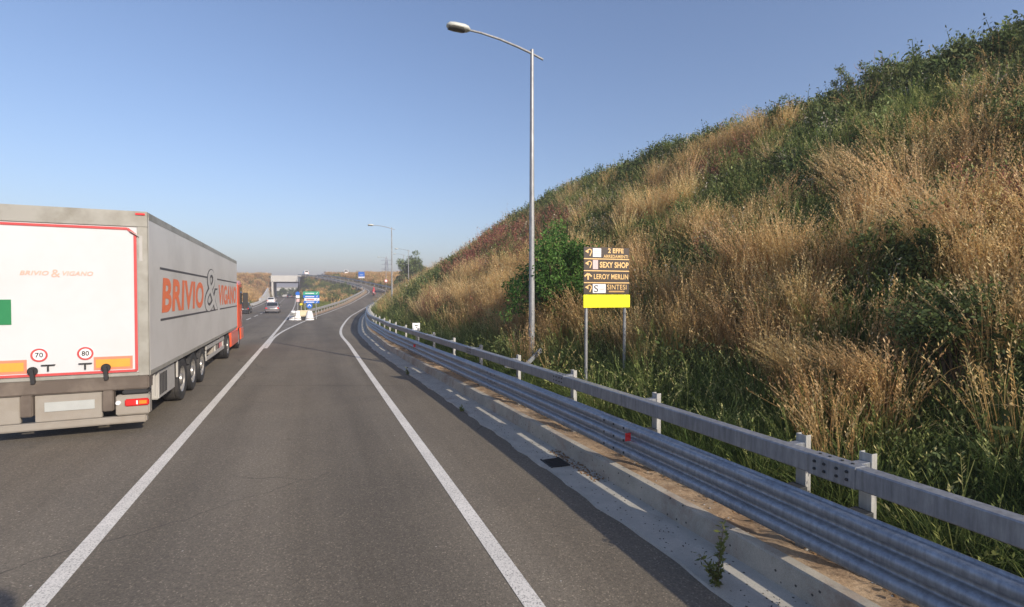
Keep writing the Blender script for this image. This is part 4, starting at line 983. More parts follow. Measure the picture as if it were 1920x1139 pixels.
def leaves_at(P, g, size, tone, upb=.35, aspect=.5):
    n = len(P); d = g.normal(size=(n, 3)); d[:, 2] += upb; d /= np.linalg.norm(d, axis=1)[:, None]
    s = np.cross(d, g.normal(size=(n, 3))); s /= np.linalg.norm(s, axis=1)[:, None]; L_ = size*g.uniform(.6, 1.35, n)[:, None]
    nn = np.cross(d, s)
    V = np.stack([P, P+d*L_*.5+s*L_*aspect*.5+nn*L_*.06, P+d*L_, P+d*L_*.5-s*L_*aspect*.5+nn*L_*.06], 1).reshape(-1, 3)
    Q = np.arange(4*n).reshape(-1, 4); return V, Q, np.repeat(tone, 4)
def join(parts):
    Vs, Qs, Ts, b = [], [], [], 0
    for V, Q, T in parts: Vs.append(V); Qs.append(Q+b); Ts.append(T); b += len(V)
    return np.vstack(Vs), np.vstack(Qs), np.concatenate(Ts)
def weed(h, n_st, leaf, per, seed, spread=.18, tone=(0, 1), aspect=.4, top=False):
    g = np.random.default_rng(seed); parts = []
    for i in range(n_st):
        a = g.uniform(0, 6.283); r = spread*math.sqrt(g.uniform()); p = np.array([r*math.cos(a), r*math.sin(a), 0]); hh = h*g.uniform(.5, 1.15); ln = g.normal(0, .16, 2)+np.array([math.cos(a), math.sin(a)])*.12
        ts = np.linspace(.12, 1, per); C = p+np.stack([ln[0]*hh*ts**1.5, ln[1]*hh*ts**1.5, hh*ts], 1); C = C+g.normal(0, .035+.05*h*(1-ts[:, None])*.5, C.shape)
        tn = np.clip(g.uniform(*tone)+g.normal(0, .12, per), 0, 1)
        parts.append(leaves_at(C, g, leaf, tn, .4, aspect))
        sdv = np.array([math.sin(a), -math.cos(a), 0])*.004*max(1, h); K_ = np.linspace(0, 1, 4); c = p+np.stack([ln[0]*hh*K_**1.5, ln[1]*hh*K_**1.5, hh*K_], 1)
        V = np.stack([c-sdv, c+sdv], 1).reshape(-1, 3); Q = np.array([(2*k, 2*k+1, 2*k+3, 2*k+2) for k in range(3)]); parts.append((V, Q, np.full(8, .35)))
    return join(parts)
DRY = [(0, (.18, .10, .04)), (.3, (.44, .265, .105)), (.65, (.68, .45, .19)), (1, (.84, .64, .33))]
OLIVE = [(0, (.07, .10, .025)), (.4, (.19, .25, .07)), (.75, (.37, .41, .13)), (1, (.62, .58, .25))]
GREEN = [(0, (.04, .07, .02)), (.4, (.13, .19, .05)), (.75, (.26, .33, .095)), (1, (.42, .46, .14))]
LEAF = [(0, (.050, .064, .024)), (.4, (.115, .150, .050)), (.8, (.21, .275, .095)), (1, (.34, .41, .17))]
RUST = [(0, (.11, .045, .035)), (.5, (.31, .12, .085)), (1, (.42, .23, .15))]
PALE = [(0, (.22, .18, .13)), (.5, (.50, .44, .33)), (1, (.80, .73, .60))]
M['f_dry'] = foliage('dry_straw', DRY, .45, .012, .3); M['f_olive'] = foliage('olive_straw', OLIVE, .45, .02, .3); M['f_green'] = foliage('green_blade', GREEN, .45, .02, .3)
M['f_leaf'] = foliage('green_leaf', LEAF, .45, .02, .25); M['f_rust'] = foliage('rust_weed', RUST, .2, .02, .3); M['f_pale'] = foliage('pale_seedheads', PALE, .25, .015, .3)
M['f_bush'] = foliage('bush_leaf', LEAF, .40, .0, .0); M['f_bushg'] = foliage('bright_bush_leaf', [(0, (.03, .075, .015)), (.4, (.075, .17, .035)), (.8, (.16, .31, .07)), (1, (.28, .42, .12))], .45, .0, .0); M['f_yleaf'] = foliage('yellow_green_leaf', [(0, (.05, .07, .02)), (.5, (.12, .16, .04)), (1, (.24, .27, .09))], .3, .015, .2)
def scatter(name, variants, mat, pts, label, cat):
    """one object: points carrying scale/rotation, instanced by geometry nodes"""
    cl = bpy.data.collections.new(name+'_kinds'); obs = []
    for i, (V, Q, T) in enumerate(variants):
        me = np_mesh(name+'_clump', V, Q, T); me.materials.append(mat); ob = bpy.data.objects.new(name+'_clump', me); cl.objects.link(ob); obs.append(ob)
    P = np.array(pts, np.float32); n = len(P)
    me = bpy.data.meshes.new(name); me.vertices.add(n); me.vertices.foreach_set('co', P[:, :3].ravel())
    for nm, typ, dat in (('scl', 'FLOAT', P[:, 3]), ('spin', 'FLOAT', rng.uniform(0, 6.283, n)), ('tx', 'FLOAT', rng.normal(0, .09, n)), ('ty', 'FLOAT', rng.normal(0, .09, n))):
        a = me.attributes.new(nm, typ, 'POINT'); a.data.foreach_set('value', dat.astype(np.float32))
    a = me.attributes.new('kindex', 'INT', 'POINT'); a.data.foreach_set('value', rng.integers(0, len(variants), n).astype(np.int32))
    ob = bpy.data.objects.new(name, me); col.objects.link(ob)
    ng = bpy.data.node_groups.new(name+'_scatter', 'GeometryNodeTree'); ng.interface.new_socket('Geometry', in_out='INPUT', socket_type='NodeSocketGeometry'); ng.interface.new_socket('Geometry', in_out='OUTPUT', socket_type='NodeSocketGeometry')
    N = ng.nodes; L = ng.links; gi = N.new('NodeGroupInput'); go = N.new('NodeGroupOutput')
    ci = N.new('GeometryNodeCollectionInfo'); ci.inputs['Collection'].default_value = cl; ci.inputs['Separate Children'].default_value = True; ci.inputs['Reset Children'].default_value = True
    ip = N.new('GeometryNodeInstanceOnPoints'); ip.inputs['Pick Instance'].default_value = True
    def attr(nm, ty='FLOAT'): a = N.new('GeometryNodeInputNamedAttribute'); a.data_type = ty; a.inputs['Name'].default_value = nm; return a.outputs['Attribute']
    cx = N.new('ShaderNodeCombineXYZ'); L.new(attr('tx'), cx.inputs[0]); L.new(attr('ty'), cx.inputs[1]); L.new(attr('spin'), cx.inputs[2])
    L.new(gi.outputs[0], ip.inputs['Points']); L.new(ci.outputs[0], ip.inputs['Instance']); L.new(attr('kindex', 'INT'), ip.inputs['Instance Index']); L.new(cx.outputs[0], ip.inputs['Rotation'])
    L.new(attr('scl'), ip.inputs['Scale']); L.new(ip.outputs[0], go.inputs[0])
    md = ob.modifiers.new('scatter', 'NODES'); md.node_group = ng
    props(ob, label, cat, kind='stuff'); return ob

# candidate points on the right slope, denser near the camera
def cand(n, s0, s1, d0, d1, power=1.0):
    s = s0+(s1-s0)*rng.uniform(0, 1, n)**power; d = rng.uniform(d0, d1, n)
    i = np.clip((s+S0)/.5, 0, len(RC)-2); a = i.astype(int); f = (i-a)[:, None]
    C = RC[a]*(1-f)+RC[a+1]*f; Nn = RN[a]*(1-f)+RN[a+1]*f; ko = KO[a]; P = C+Nn*(ko+d)[:, None]
    return s, d, P[:, 0], P[:, 1]
def hill_hit(px, py):
    r = ray(px, py); lo = 3.0
    for Y in np.arange(4, 150, .25):
        x = r.x/r.y*Y; zz = CAMZ+r.z/r.y*Y
        idx, dist = nearest([x], [Y])
        if dist[0] > KO[idx[0]] and zz <= height(np.array([x]), np.array([Y]))[0]: return x, Y
    return None
PATCH = {}
def patches(lst):
    out = []
    for px, py, rs, rd in lst:
        h = hill_hit(px, py)
        if h is None: continue
        idx, dist = nearest([h[0]], [h[1]]); out.append((RS[idx[0]]-S0, dist[0]-KO[idx[0]], rs, rd))
    return out
def pmask(P, s, d, x, y):
    m = np.full(len(s), -9.0)
    for ps, pd, rs, rd in P: m = np.maximum(m, 1-np.sqrt(((s-ps)/rs)**2+((d-pd)/rd)**2))
    return m
TAN = patches([(890, 575, 7, 1.9), (960, 570, 5, 2.2), (840, 592, 5, 1.2), (1230, 625, 1.6, 1.0), (1330, 605, 1.4, 1.0), (1430, 575, 1.4, 1.5), (1560, 610, 1.2, 1.2), (1860, 500, 1.1, 1.6), (1740, 430, .9, 1.3), (1900, 620, 1.0, 1.2),
               (1370, 305, 1.8, 1.0), (1450, 275, 1.3, .9), (1210, 440, 2.6, 1.2), (1265, 375, 2.2, 1.1), (1110, 560, 4, 1.3), (1500, 700, .9, .8), (1640, 740, .8, .7), (1830, 270, 1.0, 1.0), (1040, 640, 3, .9), (1860, 340, .9, 1.0), (1350, 490, 1.6, .9), (1600, 400, 1.0, .8)])
GRN = patches([(1480, 385, 3.2, 1.6), (1380, 410, 3, 1.3), (790, 585, 12, 2.2), (1180, 400, 4, 1.2), (1770, 660, .8, 1.0), (1660, 560, .8, 1.1), (1640, 470, 1.5, 1.2), (1560, 290, 3, 1.2), (820, 540, 12, 2.0), (1700, 720, .9, .6), (1120, 480, 3, 1.5), (1900, 230, 1.2, 1.0), (1290, 520, 1.6, .8)])
RED = patches([(960, 475, 9, 1.9), (915, 510, 9, 1.5), (880, 540, 7, .8), (1000, 450, 6, 1.0), (1330, 360, 1.6, .6), (1880, 440, 1.0, .7), (820, 600, 4, .7)])
YEL = patches([(1570, 490, 1.6, 1.2), (1650, 360, 1.6, 1.4), (1480, 470, 2.0, 1.2), (1760, 530, .9, 1.0), (1150, 450, 3, 1.2), (1300, 430, 3.5, 1.5), (1450, 330, 3.5, 1.5), (1620, 330, 2.6, 2), (880, 470, 12, 1.6), (940, 450, 8, 1.5), (1540, 430, 2, 1.6), (1700, 250, 3, 2), (1880, 110, 3, 2)])
print('patches', len(TAN), len(GRN), len(RED), len(YEL))

def field(n, s0, s1, d0, d1, power, keep, smin, smax, grow=0.012):
    s, d, x, y = cand(n, s0, s1, d0, d1, power); pr = keep(s, d, x, y); k = rng.uniform(0, 1, n) < pr
    s, d, x, y = s[k], d[k], x[k], y[k]; z = height(x, y); sc = rng.uniform(smin, smax, len(s))*(1+grow*np.clip(s, 0, 80))
    # ground cover grows up to the road side only behind the kerb strip
    return np.stack([x, y, z-.03, sc], 1)
SMAX = SY(125)
def wind(s, d, x, y, sc, seed): return fbm(x, y, sc, seed)
def keep_dry(s, d, x, y):
    m = pmask(TAN, s, d, x, y); g = pmask(GRN, s, d, x, y); n = fbm(x, y, 4.5, 21)
    n1 = fbm(x, y, 1.6, 91); p = .03+.95*np.clip(m*2.6, 0, 1)+.34*np.clip(n*1.8-.15, 0, 1); p = p*np.where(n1 > .05, 1.5, .45); p = p*np.where(g > 0, .22, 1)*np.clip((d-1.0)/1.8, .12, 1)*np.where(pmask(RED, s, d, x, y) > 0, .2, 1); return np.where(d > 12.3, p*.12, p)
def keep_olive(s, d, x, y):
    m = pmask(YEL, s, d, x, y); n = fbm(x, y, 5.5, 33); p = .42+.6*np.clip(m*2, 0, 1)+.5*np.clip(n*1.5, 0, 1)+.25*(d > 6); return p*np.clip((d-1.0)/1.6, .1, 1)*np.where(pmask(TAN, s, d, x, y) > .15, .35, 1)
def keep_green(s, d, x, y):
    g = pmask(GRN, s, d, x, y); n = fbm(x, y, 3.5, 44); p = .28+.7*np.clip(g*2.5, 0, 1)+.45*np.clip(n*1.6, 0, 1)+.95*np.clip((3.2-d)/1.4, 0, 1); return p*np.where(pmask(TAN, s, d, x, y) > .2, .3, 1)
def keep_leaf(s, d, x, y):
    g = pmask(GRN, s, d, x, y); n = fbm(x, y, 3.0, 55); p = .09+.8*np.clip(g*2.2, 0, 1)+.55*np.clip(n*1.8-.15, 0, 1)+1.1*np.clip((d-11.9)/1.0, 0, 1)*(s < 60); return p*np.where(pmask(TAN, s, d, x, y) > .1, .15, 1)*np.clip((d-2.0)/1.2, .1, 1)
def keep_red(s, d, x, y):
    m = pmask(RED, s, d, x, y); n = fbm(x, y, 3, 66); return (1.0*np.clip(m*3, 0, 1)+.10*np.clip(n*2-.9, 0, 1)*(d > 2))*(s < SY(98))
def keep_pale(s, d, x, y):
    n = fbm(x, y, 4, 77); return (.35*np.clip(n*2-.3, 0, 1)+.15*np.clip((d-9)/3, 0, 1)*(s < 30))*(d > 4)
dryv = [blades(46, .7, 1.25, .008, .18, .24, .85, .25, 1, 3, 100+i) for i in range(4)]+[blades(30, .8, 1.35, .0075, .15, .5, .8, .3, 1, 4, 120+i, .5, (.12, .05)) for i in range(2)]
olv = [blades(60, .4, .95, .009, .24, .38, .45, .1, 1, 3, 200+i) for i in range(4)]
grv = [blades(80, .22, .55, .012, .24, .65, 0, .1, 1, 3, 300+i) for i in range(4)]
lfv = [weed(.75, 9, .085, 26, 400+i, .2) for i in range(3)]+[weed(.5, 11, .065, 22, 420+i, .24, (.2, 1), .6) for i in range(2)]
rdv = [weed(.95, 9, .045, 34, 500+i, .2, (0, 1), .6) for i in range(3)]
plv = [weed(.85, 8, .042, 26, 600+i, .22, (.2, 1), .7) for i in range(3)]
FB = 14.9
dry = np.vstack([field(9000, -4, 30, 1.1, FB, 1.15, keep_dry, .75, 1.25), field(7500, 30, SMAX, 1.1, FB, 1.0, keep_dry, .75, 1.2)])
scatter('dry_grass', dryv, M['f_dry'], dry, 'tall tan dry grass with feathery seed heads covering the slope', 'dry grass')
olive = np.vstack([field(9000, -4, 30, .95, FB+1, 1.15, keep_olive, .7, 1.2), field(8000, 30, SMAX, .95, FB+1, 1, keep_olive, .75, 1.2)])
scatter('olive_grass', olv, M['f_olive'], olive, 'mixed yellowish olive grass between the straw on the slope', 'grass')
green = np.vstack([field(13000, -4, 30, .92, FB, 1.2, keep_green, .7, 1.25), field(8000, 30, SMAX, .92, FB, 1, keep_green, .8, 1.3), field(3200, -4, 26, .80, 2.4, 1.3, lambda s, d, x, y: .8+0*s, .55, 1.1)])
scatter('green_grass', grv, M['f_green'], green, 'low green grass along the foot of the slope behind the guardrail', 'grass')
leaf = np.vstack([field(7000, -4, 30, 1.1, FB+1.2, 1.15, keep_leaf, .7, 1.3), field(6500, 30, SMAX, 1.1, FB+1.2, 1, keep_leaf, .8, 1.4)])
scatter('leafy_weeds', lfv, M['f_leaf'], leaf, 'dark green leafy weeds growing in patches on the slope', 'weeds')
def keep_bright(s, d, x, y):
    n = fbm(x, y, 2.6, 131); return (.10+.9*np.clip(n*2.2-.35, 0, 1)+.5*np.clip((d-12.0)/1.2, 0, 1)*(s < 60))*np.where(pmask(TAN, s, d, x, y) > .3, .2, 1)*np.clip((d-1.8)/1.2, .15, 1)
bright = np.vstack([field(4500, -4, 30, 1.0, FB+1.2, 1.15, keep_bright, .6, 1.15), field(4200, 30, SMAX, 1.0, FB+1, 1, keep_bright, .7, 1.3)])
scatter('bright_weeds', lfv, M['f_yleaf'], bright, 'yellow green leafy weeds scattered over the slope and along its top', 'weeds')
crestpts = field(3000, -2, 56, 11.9, 15.2, 1.0, lambda s, d, x, y: .25+.9*np.clip(fbm(x, y, 3.2, 171)*2+.5, 0, 1), 1.0, 1.75, .006)
scatter('ridge_weeds', lfv, M['f_leaf'], crestpts[::2], 'tall dark green weeds along the top edge of the slope', 'weeds')
scatter('ridge_bright_weeds', lfv, M['f_yleaf'], crestpts[1::2]*np.array([1, 1, 1, .8]), 'lighter yellow green weeds along the top edge of the slope', 'weeds')
redw = np.vstack([field(3500, -2, 30, 1.6, FB, 1.1, keep_red, .7, 1.2), field(9000, 30, SMAX, 1.6, FB, 1, keep_red, .9, 1.4)])
scatter('rust_weeds', rdv, M['f_rust'], redw, 'rust red dock and dead weeds in patches on the slope', 'weeds')
pale = np.vstack([field(4200, -4, 32, 1.6, FB, 1.1, keep_pale, .7, 1.15), field(2500, 32, SMAX, 1.6, FB, 1, keep_pale, .8, 1.2)])
scatter('pale_seedheads', plv, M['f_pale'], pale, 'pale dried flower heads scattered high on the slope', 'dried flowers')
tsv = [blades(80, 1.0, 1.65, .0085, .13, .26, .95, .45, 1, 4, 800+i, .4, b) for i, b in enumerate(((0, 0), (-.12, 0), (.1, .05), (-.35, -.15)))]
def keep_tall(s, d, x, y):
    m = pmask(TAN, s, d, x, y); n = fbm(x, y, 2.2, 151); return (.85*np.clip(m*2.5, 0, 1)*(n > -.1)+.06*(n > .15))*(d > 2.0)*(d < 12.5)
tall = np.vstack([field(1500, -3, 30, 1.8, 12.5, 1.1, keep_tall, .75, 1.1), field(1300, 30, SMAX, 1.8, 11, 1, keep_tall, .8, 1.1)])
M['f_tall'] = foliage('tall_straw', [(0, (.24, .15, .06)), (.4, (.54, .345, .145)), (.75, (.77, .54, .25)), (1, (.90, .72, .40))], .45, .012, .25)
scatter('tall_straw', tsv, M['f_tall'], tall, 'tall feathery clumps of pale golden straw standing out on the slope', 'straw')
# far banks: beyond the bend, between highway and ramp, left of the highway
def bank_points(n, x0, x1, y0, y1, cond, smin, smax):
    x = rng.uniform(x0, x1, n); y = rng.uniform(y0, y1, n); idx, dist = nearest(x, y); v = (x-LX(y))*COSL; k = cond(x, y, v, dist, idx)
    x, y = x[k], y[k]; z = height(x, y); return np.stack([x, y, z-.05, rng.uniform(smin, smax, len(x))], 1)
lft = lambda x, y, v, dist, idx: (v < -9.3)
mid = lambda x, y, v, dist, idx: (v > 1.9) & (dist < -5.6)
upr = lambda x, y, v, dist, idx: (dist-KO[idx] > 1.2) & (dist-KO[idx] < 18)
def N_(f, sc, seed, th): return lambda x, y, v, dist, idx: f(x, y, v, dist, idx) & (fbm(x, y, sc, seed) > th)
fd = np.vstack([bank_points(9500, -130, -40, 70, 206, lft, 1.0, 1.7), bank_points(3000, -86, -18, 60, 206, N_(mid, 16, 8, .15), .9, 1.5), bank_points(4200, -75, 10, 115, 190, N_(upr, 12, 9, -.2), 1.1, 1.8)])
drf = [blades(60, .5, 1.1, .03, .5, .35, .5, .2, 1, 2, 700+i) for i in range(3)]
scatter('bank_dry_grass', drf, M['f_dry'], fd, 'dry tan grass on the far banks beside the underpass', 'dry grass')
fg = np.vstack([bank_points(6000, -130, -40, 70, 206, N_(lft, 14, 12, .15), .9, 1.5), bank_points(14000, -86, -18, 54, 206, N_(mid, 16, 8, -2.0), .8, 1.4), bank_points(4200, -75, 10, 115, 190, N_(upr, 12, 9, -2), 1.0, 1.6)])
M['f_far'] = foliage('bank_green', [(0, (.07, .09, .025)), (.5, (.17, .21, .055)), (1, (.36, .37, .12))], .3, .02, .3)
scatter('bank_green_grass', [blades(60, .3, .7, .035, .5, .5, 0, .1, 1, 2, 720+i) for i in range(3)], M['f_far'], fg, 'green grass on the banks between the highway and the slip road', 'grass')
fl = np.vstack([bank_points(900, -82, -30, 90, 190, N_(mid, 14, 10, .25), 1.0, 2.0), bank_points(500, -75, 10, 118, 190, N_(upr, 10, 13, .3), 1.0, 1.9), bank_points(350, -115, -60, 110, 190, N_(lft, 12, 14, .45), 1, 1.8)])
scatter('bank_bushes', [weed(1.0, 14, .16, 26, 740+i, .5) for i in range(3)], M['f_leaf'], fl, 'low dark green scrub on the far banks', 'scrub')

# ---- individual shrubs and trees
def shrub_mesh(seed, h, rad, n_br, n_leaf, leaf, lobe=.33, flat=.8, low=.12, upb=.3, aspect=.5):
    g = np.random.default_rng(seed); stems = MB(); cs = []
    for i in range(n_br):
        a = 2*math.pi*i/n_br+g.uniform(-.5, .5); t = g.uniform(.25, 1); rr = rad*t*.75; zz = h*(g.uniform(low+.1, .9) if t > .5 else g.uniform(.45, .92)); zz *= (1-.25*t)
        e = Vector((rr*math.cos(a), rr*math.sin(a), zz)); b_ = Vector((.06*math.cos(a), .06*math.sin(a), -.15)); mdl = b_.lerp(e, .5)+Vector((0, 0, .12*h))*.6
        stems.tube([b_, mdl, e], [.018*h**.7, .012*h**.7, .004], 5, False)
        for k in range(3):
            e2 = e+Vector(tuple(g.normal(0, rad*.22, 3))); stems.tube([mdl.lerp(e, .4*k), e2], [.007, .003], 4, False); cs.append((np.array(e2), rad*lobe*g.uniform(.5, 1.0)))
        cs.append((np.array(e), rad*lobe*g.uniform(.7, 1.2)))
    w = np.array([c[1]**2 for c in cs]); ci = g.choice(len(cs), n_leaf, p=w/w.sum()); C = np.array([c[0] for c in cs])[ci]; Rr = np.array([c[1] for c in cs])[ci]
    d = g.normal(size=(n_leaf, 3)); d /= np.linalg.norm(d, axis=1)[:, None]; P = C+d*(Rr*g.uniform(.25, 1.05, n_leaf)**.6)[:, None]*np.array([1, 1, flat]); P[:, 2] = np.maximum(P[:, 2], .03*h)
    tn = np.clip(.25+.28*g.normal(size=n_leaf)+np.array([hash((int(c), seed)) % 100/100 for c in ci])*.45, 0, 1)
    return stems, leaves_at(P, g, leaf, tn, upb, aspect)
def shrub(name, label, cat, loc, mesh, mat=None, scale=1.0, rz=0.0, group=None, trunk='stems'):
    t = thing(name, label, cat, loc, rz, group); t.scale = (scale,)*3; st, (V, Q, T) = mesh
    if isinstance(st, MB): st.build(trunk, M['twig'] if trunk == 'stems' else M['trunk'], t)
    link_mesh('foliage' if trunk == 'stems' else 'crown', np_mesh('foliage', V, Q, T), mat or M['f_bush'], t); return t
def hp(px, py, back=0.0):
    h = hill_hit(px, py); x, y = h; return (x, y, H1(x, y)-.05)
p = hp(1050, 628); shrub('bush', 'large bright green bush behind the near lamp pole, left of the direction sign', 'bush', p, shrub_mesh(1, 3.4, 1.75, 30, 17000, .095, .25, 1.0), M['f_bushg'])
p = hp(1790, 760); shrub('bush', 'dark leafy bush low on the slope at the far right, above the guardrail', 'bush', p, shrub_mesh(2, 1.35, .7, 16, 6000, .055, .36))
p = hp(1690, 560); shrub('bush', 'small dark bush among straw up the slope from the low right bush', 'bush', p, shrub_mesh(3, 1.2, .7, 12, 3500, .07, .36))
p = hp(1905, 330); shrub('bush', 'dark bush with pale flower heads at the right edge of the picture', 'bush', p, shrub_mesh(4, 1.4, .8, 14, 4000, .07, .36))
Yt = 108; xt = (775-960)/F*Yt; zt2 = H1(xt, Yt); hgt = at(777, 481, Yt).z-zt2+.3
stt = shrub_mesh(5, hgt, 4.4, 30, 18000, .30, .26, .8, .0); shrub('tree', 'rounded dark green young tree on the slope right of the second street lamp', 'tree', (xt, Yt, zt2), stt, trunk='trunk')
protos = [shrub_mesh(10, 1.3, .95, 12, 3200, .085, .36), shrub_mesh(11, 1.7, .8, 12, 2800, .08, .32, 1.0), shrub_mesh(12, .95, 1.05, 12, 2800, .08, .36, .7), shrub_mesh(13, 2.0, .35, 5, 900, .06, .30, 1.6)]
def build_proto(k, mat):
    t = bpy.data.objects.new('shrub', None); st, (V, Q, T) = protos[k]; return st, np_mesh('shrub_foliage', V, Q, T), mat
pm_ = []
for k in range(4):
    st, (V, Q, T) = protos[k]; me = bpy.data.meshes.new('stems'); me.from_pydata(st.v, [], st.f); me.materials.append(M['twig']); fm = np_mesh('foliage', V, Q, T); fm.materials.append(M['f_leaf']); pm_.append((me, fm))
crest_list = [(1030, 1, 'green skyline shrub just right of the near lamp pole'), (1062, 0, 'second skyline shrub right of the near lamp pole'), (1100, 2, 'low skyline shrub above the left edge of the direction sign'),
    (1128, 1, 'taller skyline shrub above the direction sign'), (1165, 2, 'low skyline shrub above the right edge of the direction sign'), (1205, 0, 'round skyline shrub a little right of the sign'),
    (1250, 0, 'yellow green skyline shrub one quarter of the way from the sign to the right edge'), (1295, 1, 'pointed skyline shrub left of the middle of the ridge'), (1345, 2, 'flat skyline shrub at the middle of the ridge'),
    (1400, 0, 'dense skyline shrub right of the middle of the ridge'), (1440, 1, 'upright skyline shrub before the long straw gap'), (1490, 0, 'bushy dark shrub on the ridge left of the twiggy saplings'),
    (1535, 2, 'low shrub just left of the twiggy saplings on the ridge'), (1582, 3, 'shorter twiggy sapling sticking up from the ridge'), (1625, 3, 'tallest twiggy sapling sticking up from the ridge'),
    (1665, 0, 'round shrub just right of the twiggy saplings'), (1720, 1, 'dark upright shrub on the upper ridge'), (1760, 0, 'dense dark shrub on the upper ridge'), (1810, 1, 'broad green shrub near the top right corner'), (1870, 0, 'highest shrub in the top right corner')]
for px, k, lab in crest_list:
    r_ = (px-960)/F; best = None
    for s in np.arange(1, 80, .2):
        p = kpt(s, 13.4)
        if p.y > 1 and (best is None or abs(p.x/p.y-r_) < best[0]): best = (abs(p.x/p.y-r_), s, p)
    p = best[2]; t = thing('shrub', lab, 'shrub', (p.x, p.y, H1(p.x, p.y)-.1), random.uniform(0, 6), 'shrubs along the top of the slope'); sc = random.uniform(.75, 1.05)*(1+.006*best[1]); t.scale = (sc, sc, sc)
    for nm, me in zip(('stems', 'foliage'), pm_[k]): o = bpy.data.objects.new(nm, me); col.objects.link(o); o.parent = t
for px, py, hh, bx, lab in ((1535, 765, 1.15, -.75, 'golden straw tuft leaning left on the lower slope, the left one of a pair'), (1655, 790, 1.25, -.75, 'golden straw tuft leaning left on the lower slope, the right one of a pair')):
    p = hp(px, py); V, Q, T = blades(150, hh*.7, hh, .007, .22, .25, .9, .45, 1, 4, px, .4, (bx, bx*.25)); o = link_mesh('straw_tuft', np_mesh('straw_tuft', V, Q, T), M['f_dry']); o.location = p; props(o, lab, 'straw tuft', 'leaning straw tufts')
# trees and a pale building seen through and beyond the underpass
for px, Y, h_, lab in ((528, 262, 6.5, 'dark tree seen through the underpass on the left'), (546, 275, 6.0, 'dark tree seen through the middle of the underpass'), (556, 268, 6.5, 'dark tree seen through the underpass on the right')):
    x = (px-960)/F*Y; shrub('tree', lab, 'tree', (x, Y, 1.2), shrub_mesh(int(px), h_*.75, h_*.4, 14, 2500, .5, .33), trunk='trunk', group='trees beyond the underpass')
Yd = 320; t = thing('building', 'pale low building far beyond the underpass', 'building', ((535-960)/F*Yd, Yd, 0)); MB().box(-16, 16, 0, 10, 0, 7.2).build('wall', M['wall'], t); MB().box(-16.3, 16.3, -.3, 10.3, 7.2, 7.6).build('roof', M['midgrey'], t)
for k in range(7): rect('window', -14+k*4.2, -11.8+k*4.2, 3.2, 5.0, -.05, M['glass'], t, .04)

# ---- the weed in the gutter, smaller weeds, litter
def gutter_weed(px, py, label, h, n):
    p = gnd(px, py, .01); t = thing('gutter_weed', label, 'weed', tuple(p)); g = np.random.default_rng(int(px)); m = MB(); parts = []
    for i in range(n):
        a = g.uniform(0, 6.28); hh = h*(1 if i == 0 else g.uniform(.2, .5)); ln = .06 if i == 0 else .6*hh; pts = [Vector((0, 0, -.02)), Vector((math.cos(a)*ln*.3, math.sin(a)*ln*.3, hh*.5)), Vector((math.cos(a)*ln, math.sin(a)*ln, hh))]
        m.tube(pts, [.006, .004, .002], 5); ts = np.linspace(.08, 1, int(70*hh/.5)+8); A = np.array([pts[0].lerp(pts[1], q*2) if q < .5 else pts[1].lerp(pts[2], q*2-1) for q in ts])
        parts.append(leaves_at(A+g.normal(0, .012, A.shape), g, .055, np.clip(g.normal(.6, .2, len(ts)), 0, 1), .25, .35))
    m.build('stem', M['twig'], t); V, Q, T = join(parts); link_mesh('leaves', np_mesh('leaves', V, Q, T), M['f_yleaf'], t)
gutter_weed(1345, 1098, 'tall single weed growing from the edge of the gutter near the camera', .55, 8)
gutter_weed(866, 770, 'tiny green weed at the gutter edge halfway along', .10, 6)
gutter_weed(765, 702, 'small upright weed in the gutter where the rail bends', .22, 5)
# drain inlet
p = gnd(1038, 870, 0); tt, nn = ktan(7); t = thing('drain_grate', 'dark square drain inlet set in the gutter', 'drain', (p.x+.02, p.y, 0.016), math.atan2(-tt.x, tt.y))
MB().box(-.17, .17, -.22, .22, -.004, .006).build('recess_shade', M['black'], t); m = MB().box(-.19, -.165, -.24, .24, 0, .016).box(.165, .19, -.24, .24, 0, .016)  # solid black slab: the shade of the recess put in as colour under the bars
for k in range(6): m.box(-.164, .164, -.21+k*.075, -.19+k*.075, .006, .014)
m.build('bars', M['hole'], t); t.scale = (.8, .8, 1)
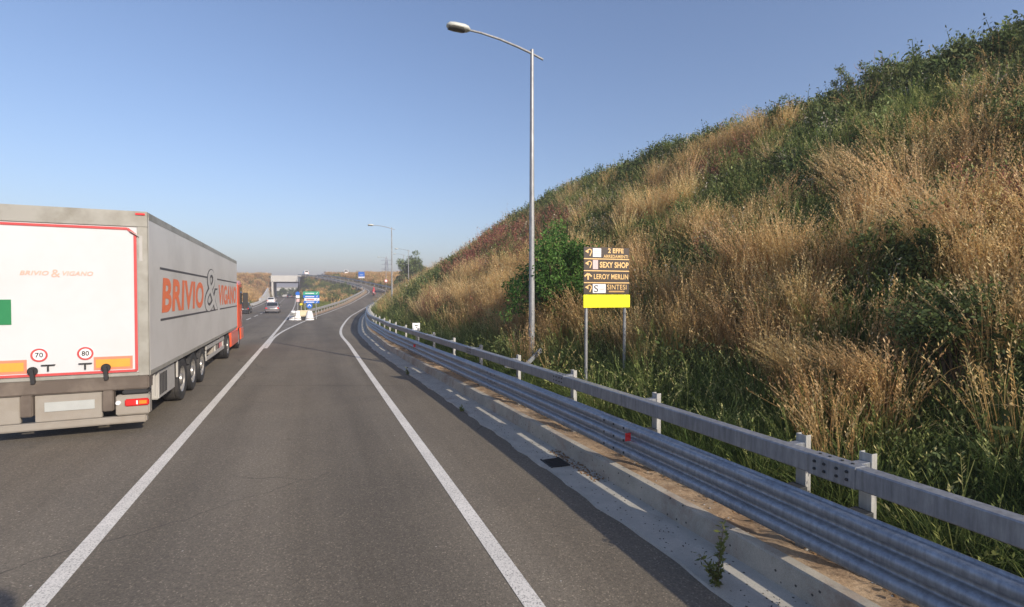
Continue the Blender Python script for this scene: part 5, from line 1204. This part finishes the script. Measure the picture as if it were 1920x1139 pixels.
# rag
p = hp(1905, 1040) if hill_hit(1905, 1040) else tuple(kpt(0.2, 1.0, .3)); g = np.random.default_rng(5); bm = bmesh.new(); bmesh.ops.create_icosphere(bm, subdivisions=4, radius=.14)
for v in bm.verts:
    c = v.co.normalized(); f = 1+.35*math.sin(c.x*7+c.y*5)+.25*math.sin(c.y*11-c.z*9)+.15*math.sin(c.z*19+c.x*13); v.co = Vector((c.x*.15*f, c.y*.14*f, c.z*.11*f))
me = bpy.data.meshes.new('plastic_bag'); bm.to_mesh(me); bm.free(); o = link_mesh('plastic_bag', me, M['rag'], smooth=True); o.location = (p[0], p[1], p[2]+.15); props(o, 'crumpled off-white plastic bag lying in the grass at the right edge', 'bag')
def lumps(name, n, d0, d1, s0, s1, size, mat, zf_, label, cat, pw=1.6):
    V = []; Q = []; b = 0
    for i in range(n):
        s = s0+(s1-s0)*random.random()**pw; d = random.uniform(d0, d1) if not callable(d0) else d0(); c = kpt(s, d, zf_); r = size*random.uniform(.4, 1.5)
        th = random.uniform(0, 6.28); ux = np.array([math.cos(th), math.sin(th), 0])*r; uy = np.array([-math.sin(th), math.cos(th), 0])*r*random.uniform(.4, 1); up_ = np.array([0, 0, r*.7]); c = np.array(c)
        V += [c-ux, c-uy, c+ux, c+uy, c+up_]; Q += [(b, b+1, b+4), (b+1, b+2, b+4), (b+2, b+3, b+4), (b+3, b, b+4)]; b += 5
    o = link_mesh(name, np_mesh(name, V, Q), mat); props(o, label, cat, kind='stuff'); return o
lumps('asphalt_crumbs', 420, -.56, -.15, 2.5, 22, .009, M['crumb'], .012, 'black asphalt crumbs scattered over the gutter', 'crumbs')
lumps('leaf_litter', 1500, .35, .85, -2, 30, .022, M['litter'], .225, 'dry brown leaf litter and straw under the guardrail', 'litter')
lumps('debris', 260, -.2, .0, 6.2, 7.6, .016, M['litter'], .006, 'brown debris washed against the kerb by the drain inlet', 'debris', 1.0)
lumps('gravel', 300, .14, .5, -2, 20, .010, M['midgrey'], .222, 'small loose stones on the sandy strip behind the kerb', 'gravel')

# ------------------------------------------------------------------ haze in the air
m = bpy.data.materials.new('haze'); m.use_nodes = True; nt = m.node_tree; nt.nodes.clear(); pv = nt.nodes.new('ShaderNodeVolumePrincipled'); ou = nt.nodes.new('ShaderNodeOutputMaterial')
pv.inputs['Color'].default_value = (.60, .60, .68, 1); pv.inputs['Density'].default_value = .0016; pv.inputs['Anisotropy'].default_value = 0.0; nt.links.new(pv.outputs[0], ou.inputs['Volume'])
o = MB().box(-1510, 1510, -1510, 1510, -3.0, 38).build('haze', m); props(o, 'thin pale haze hanging over the whole road and its banks', 'haze', kind='stuff')
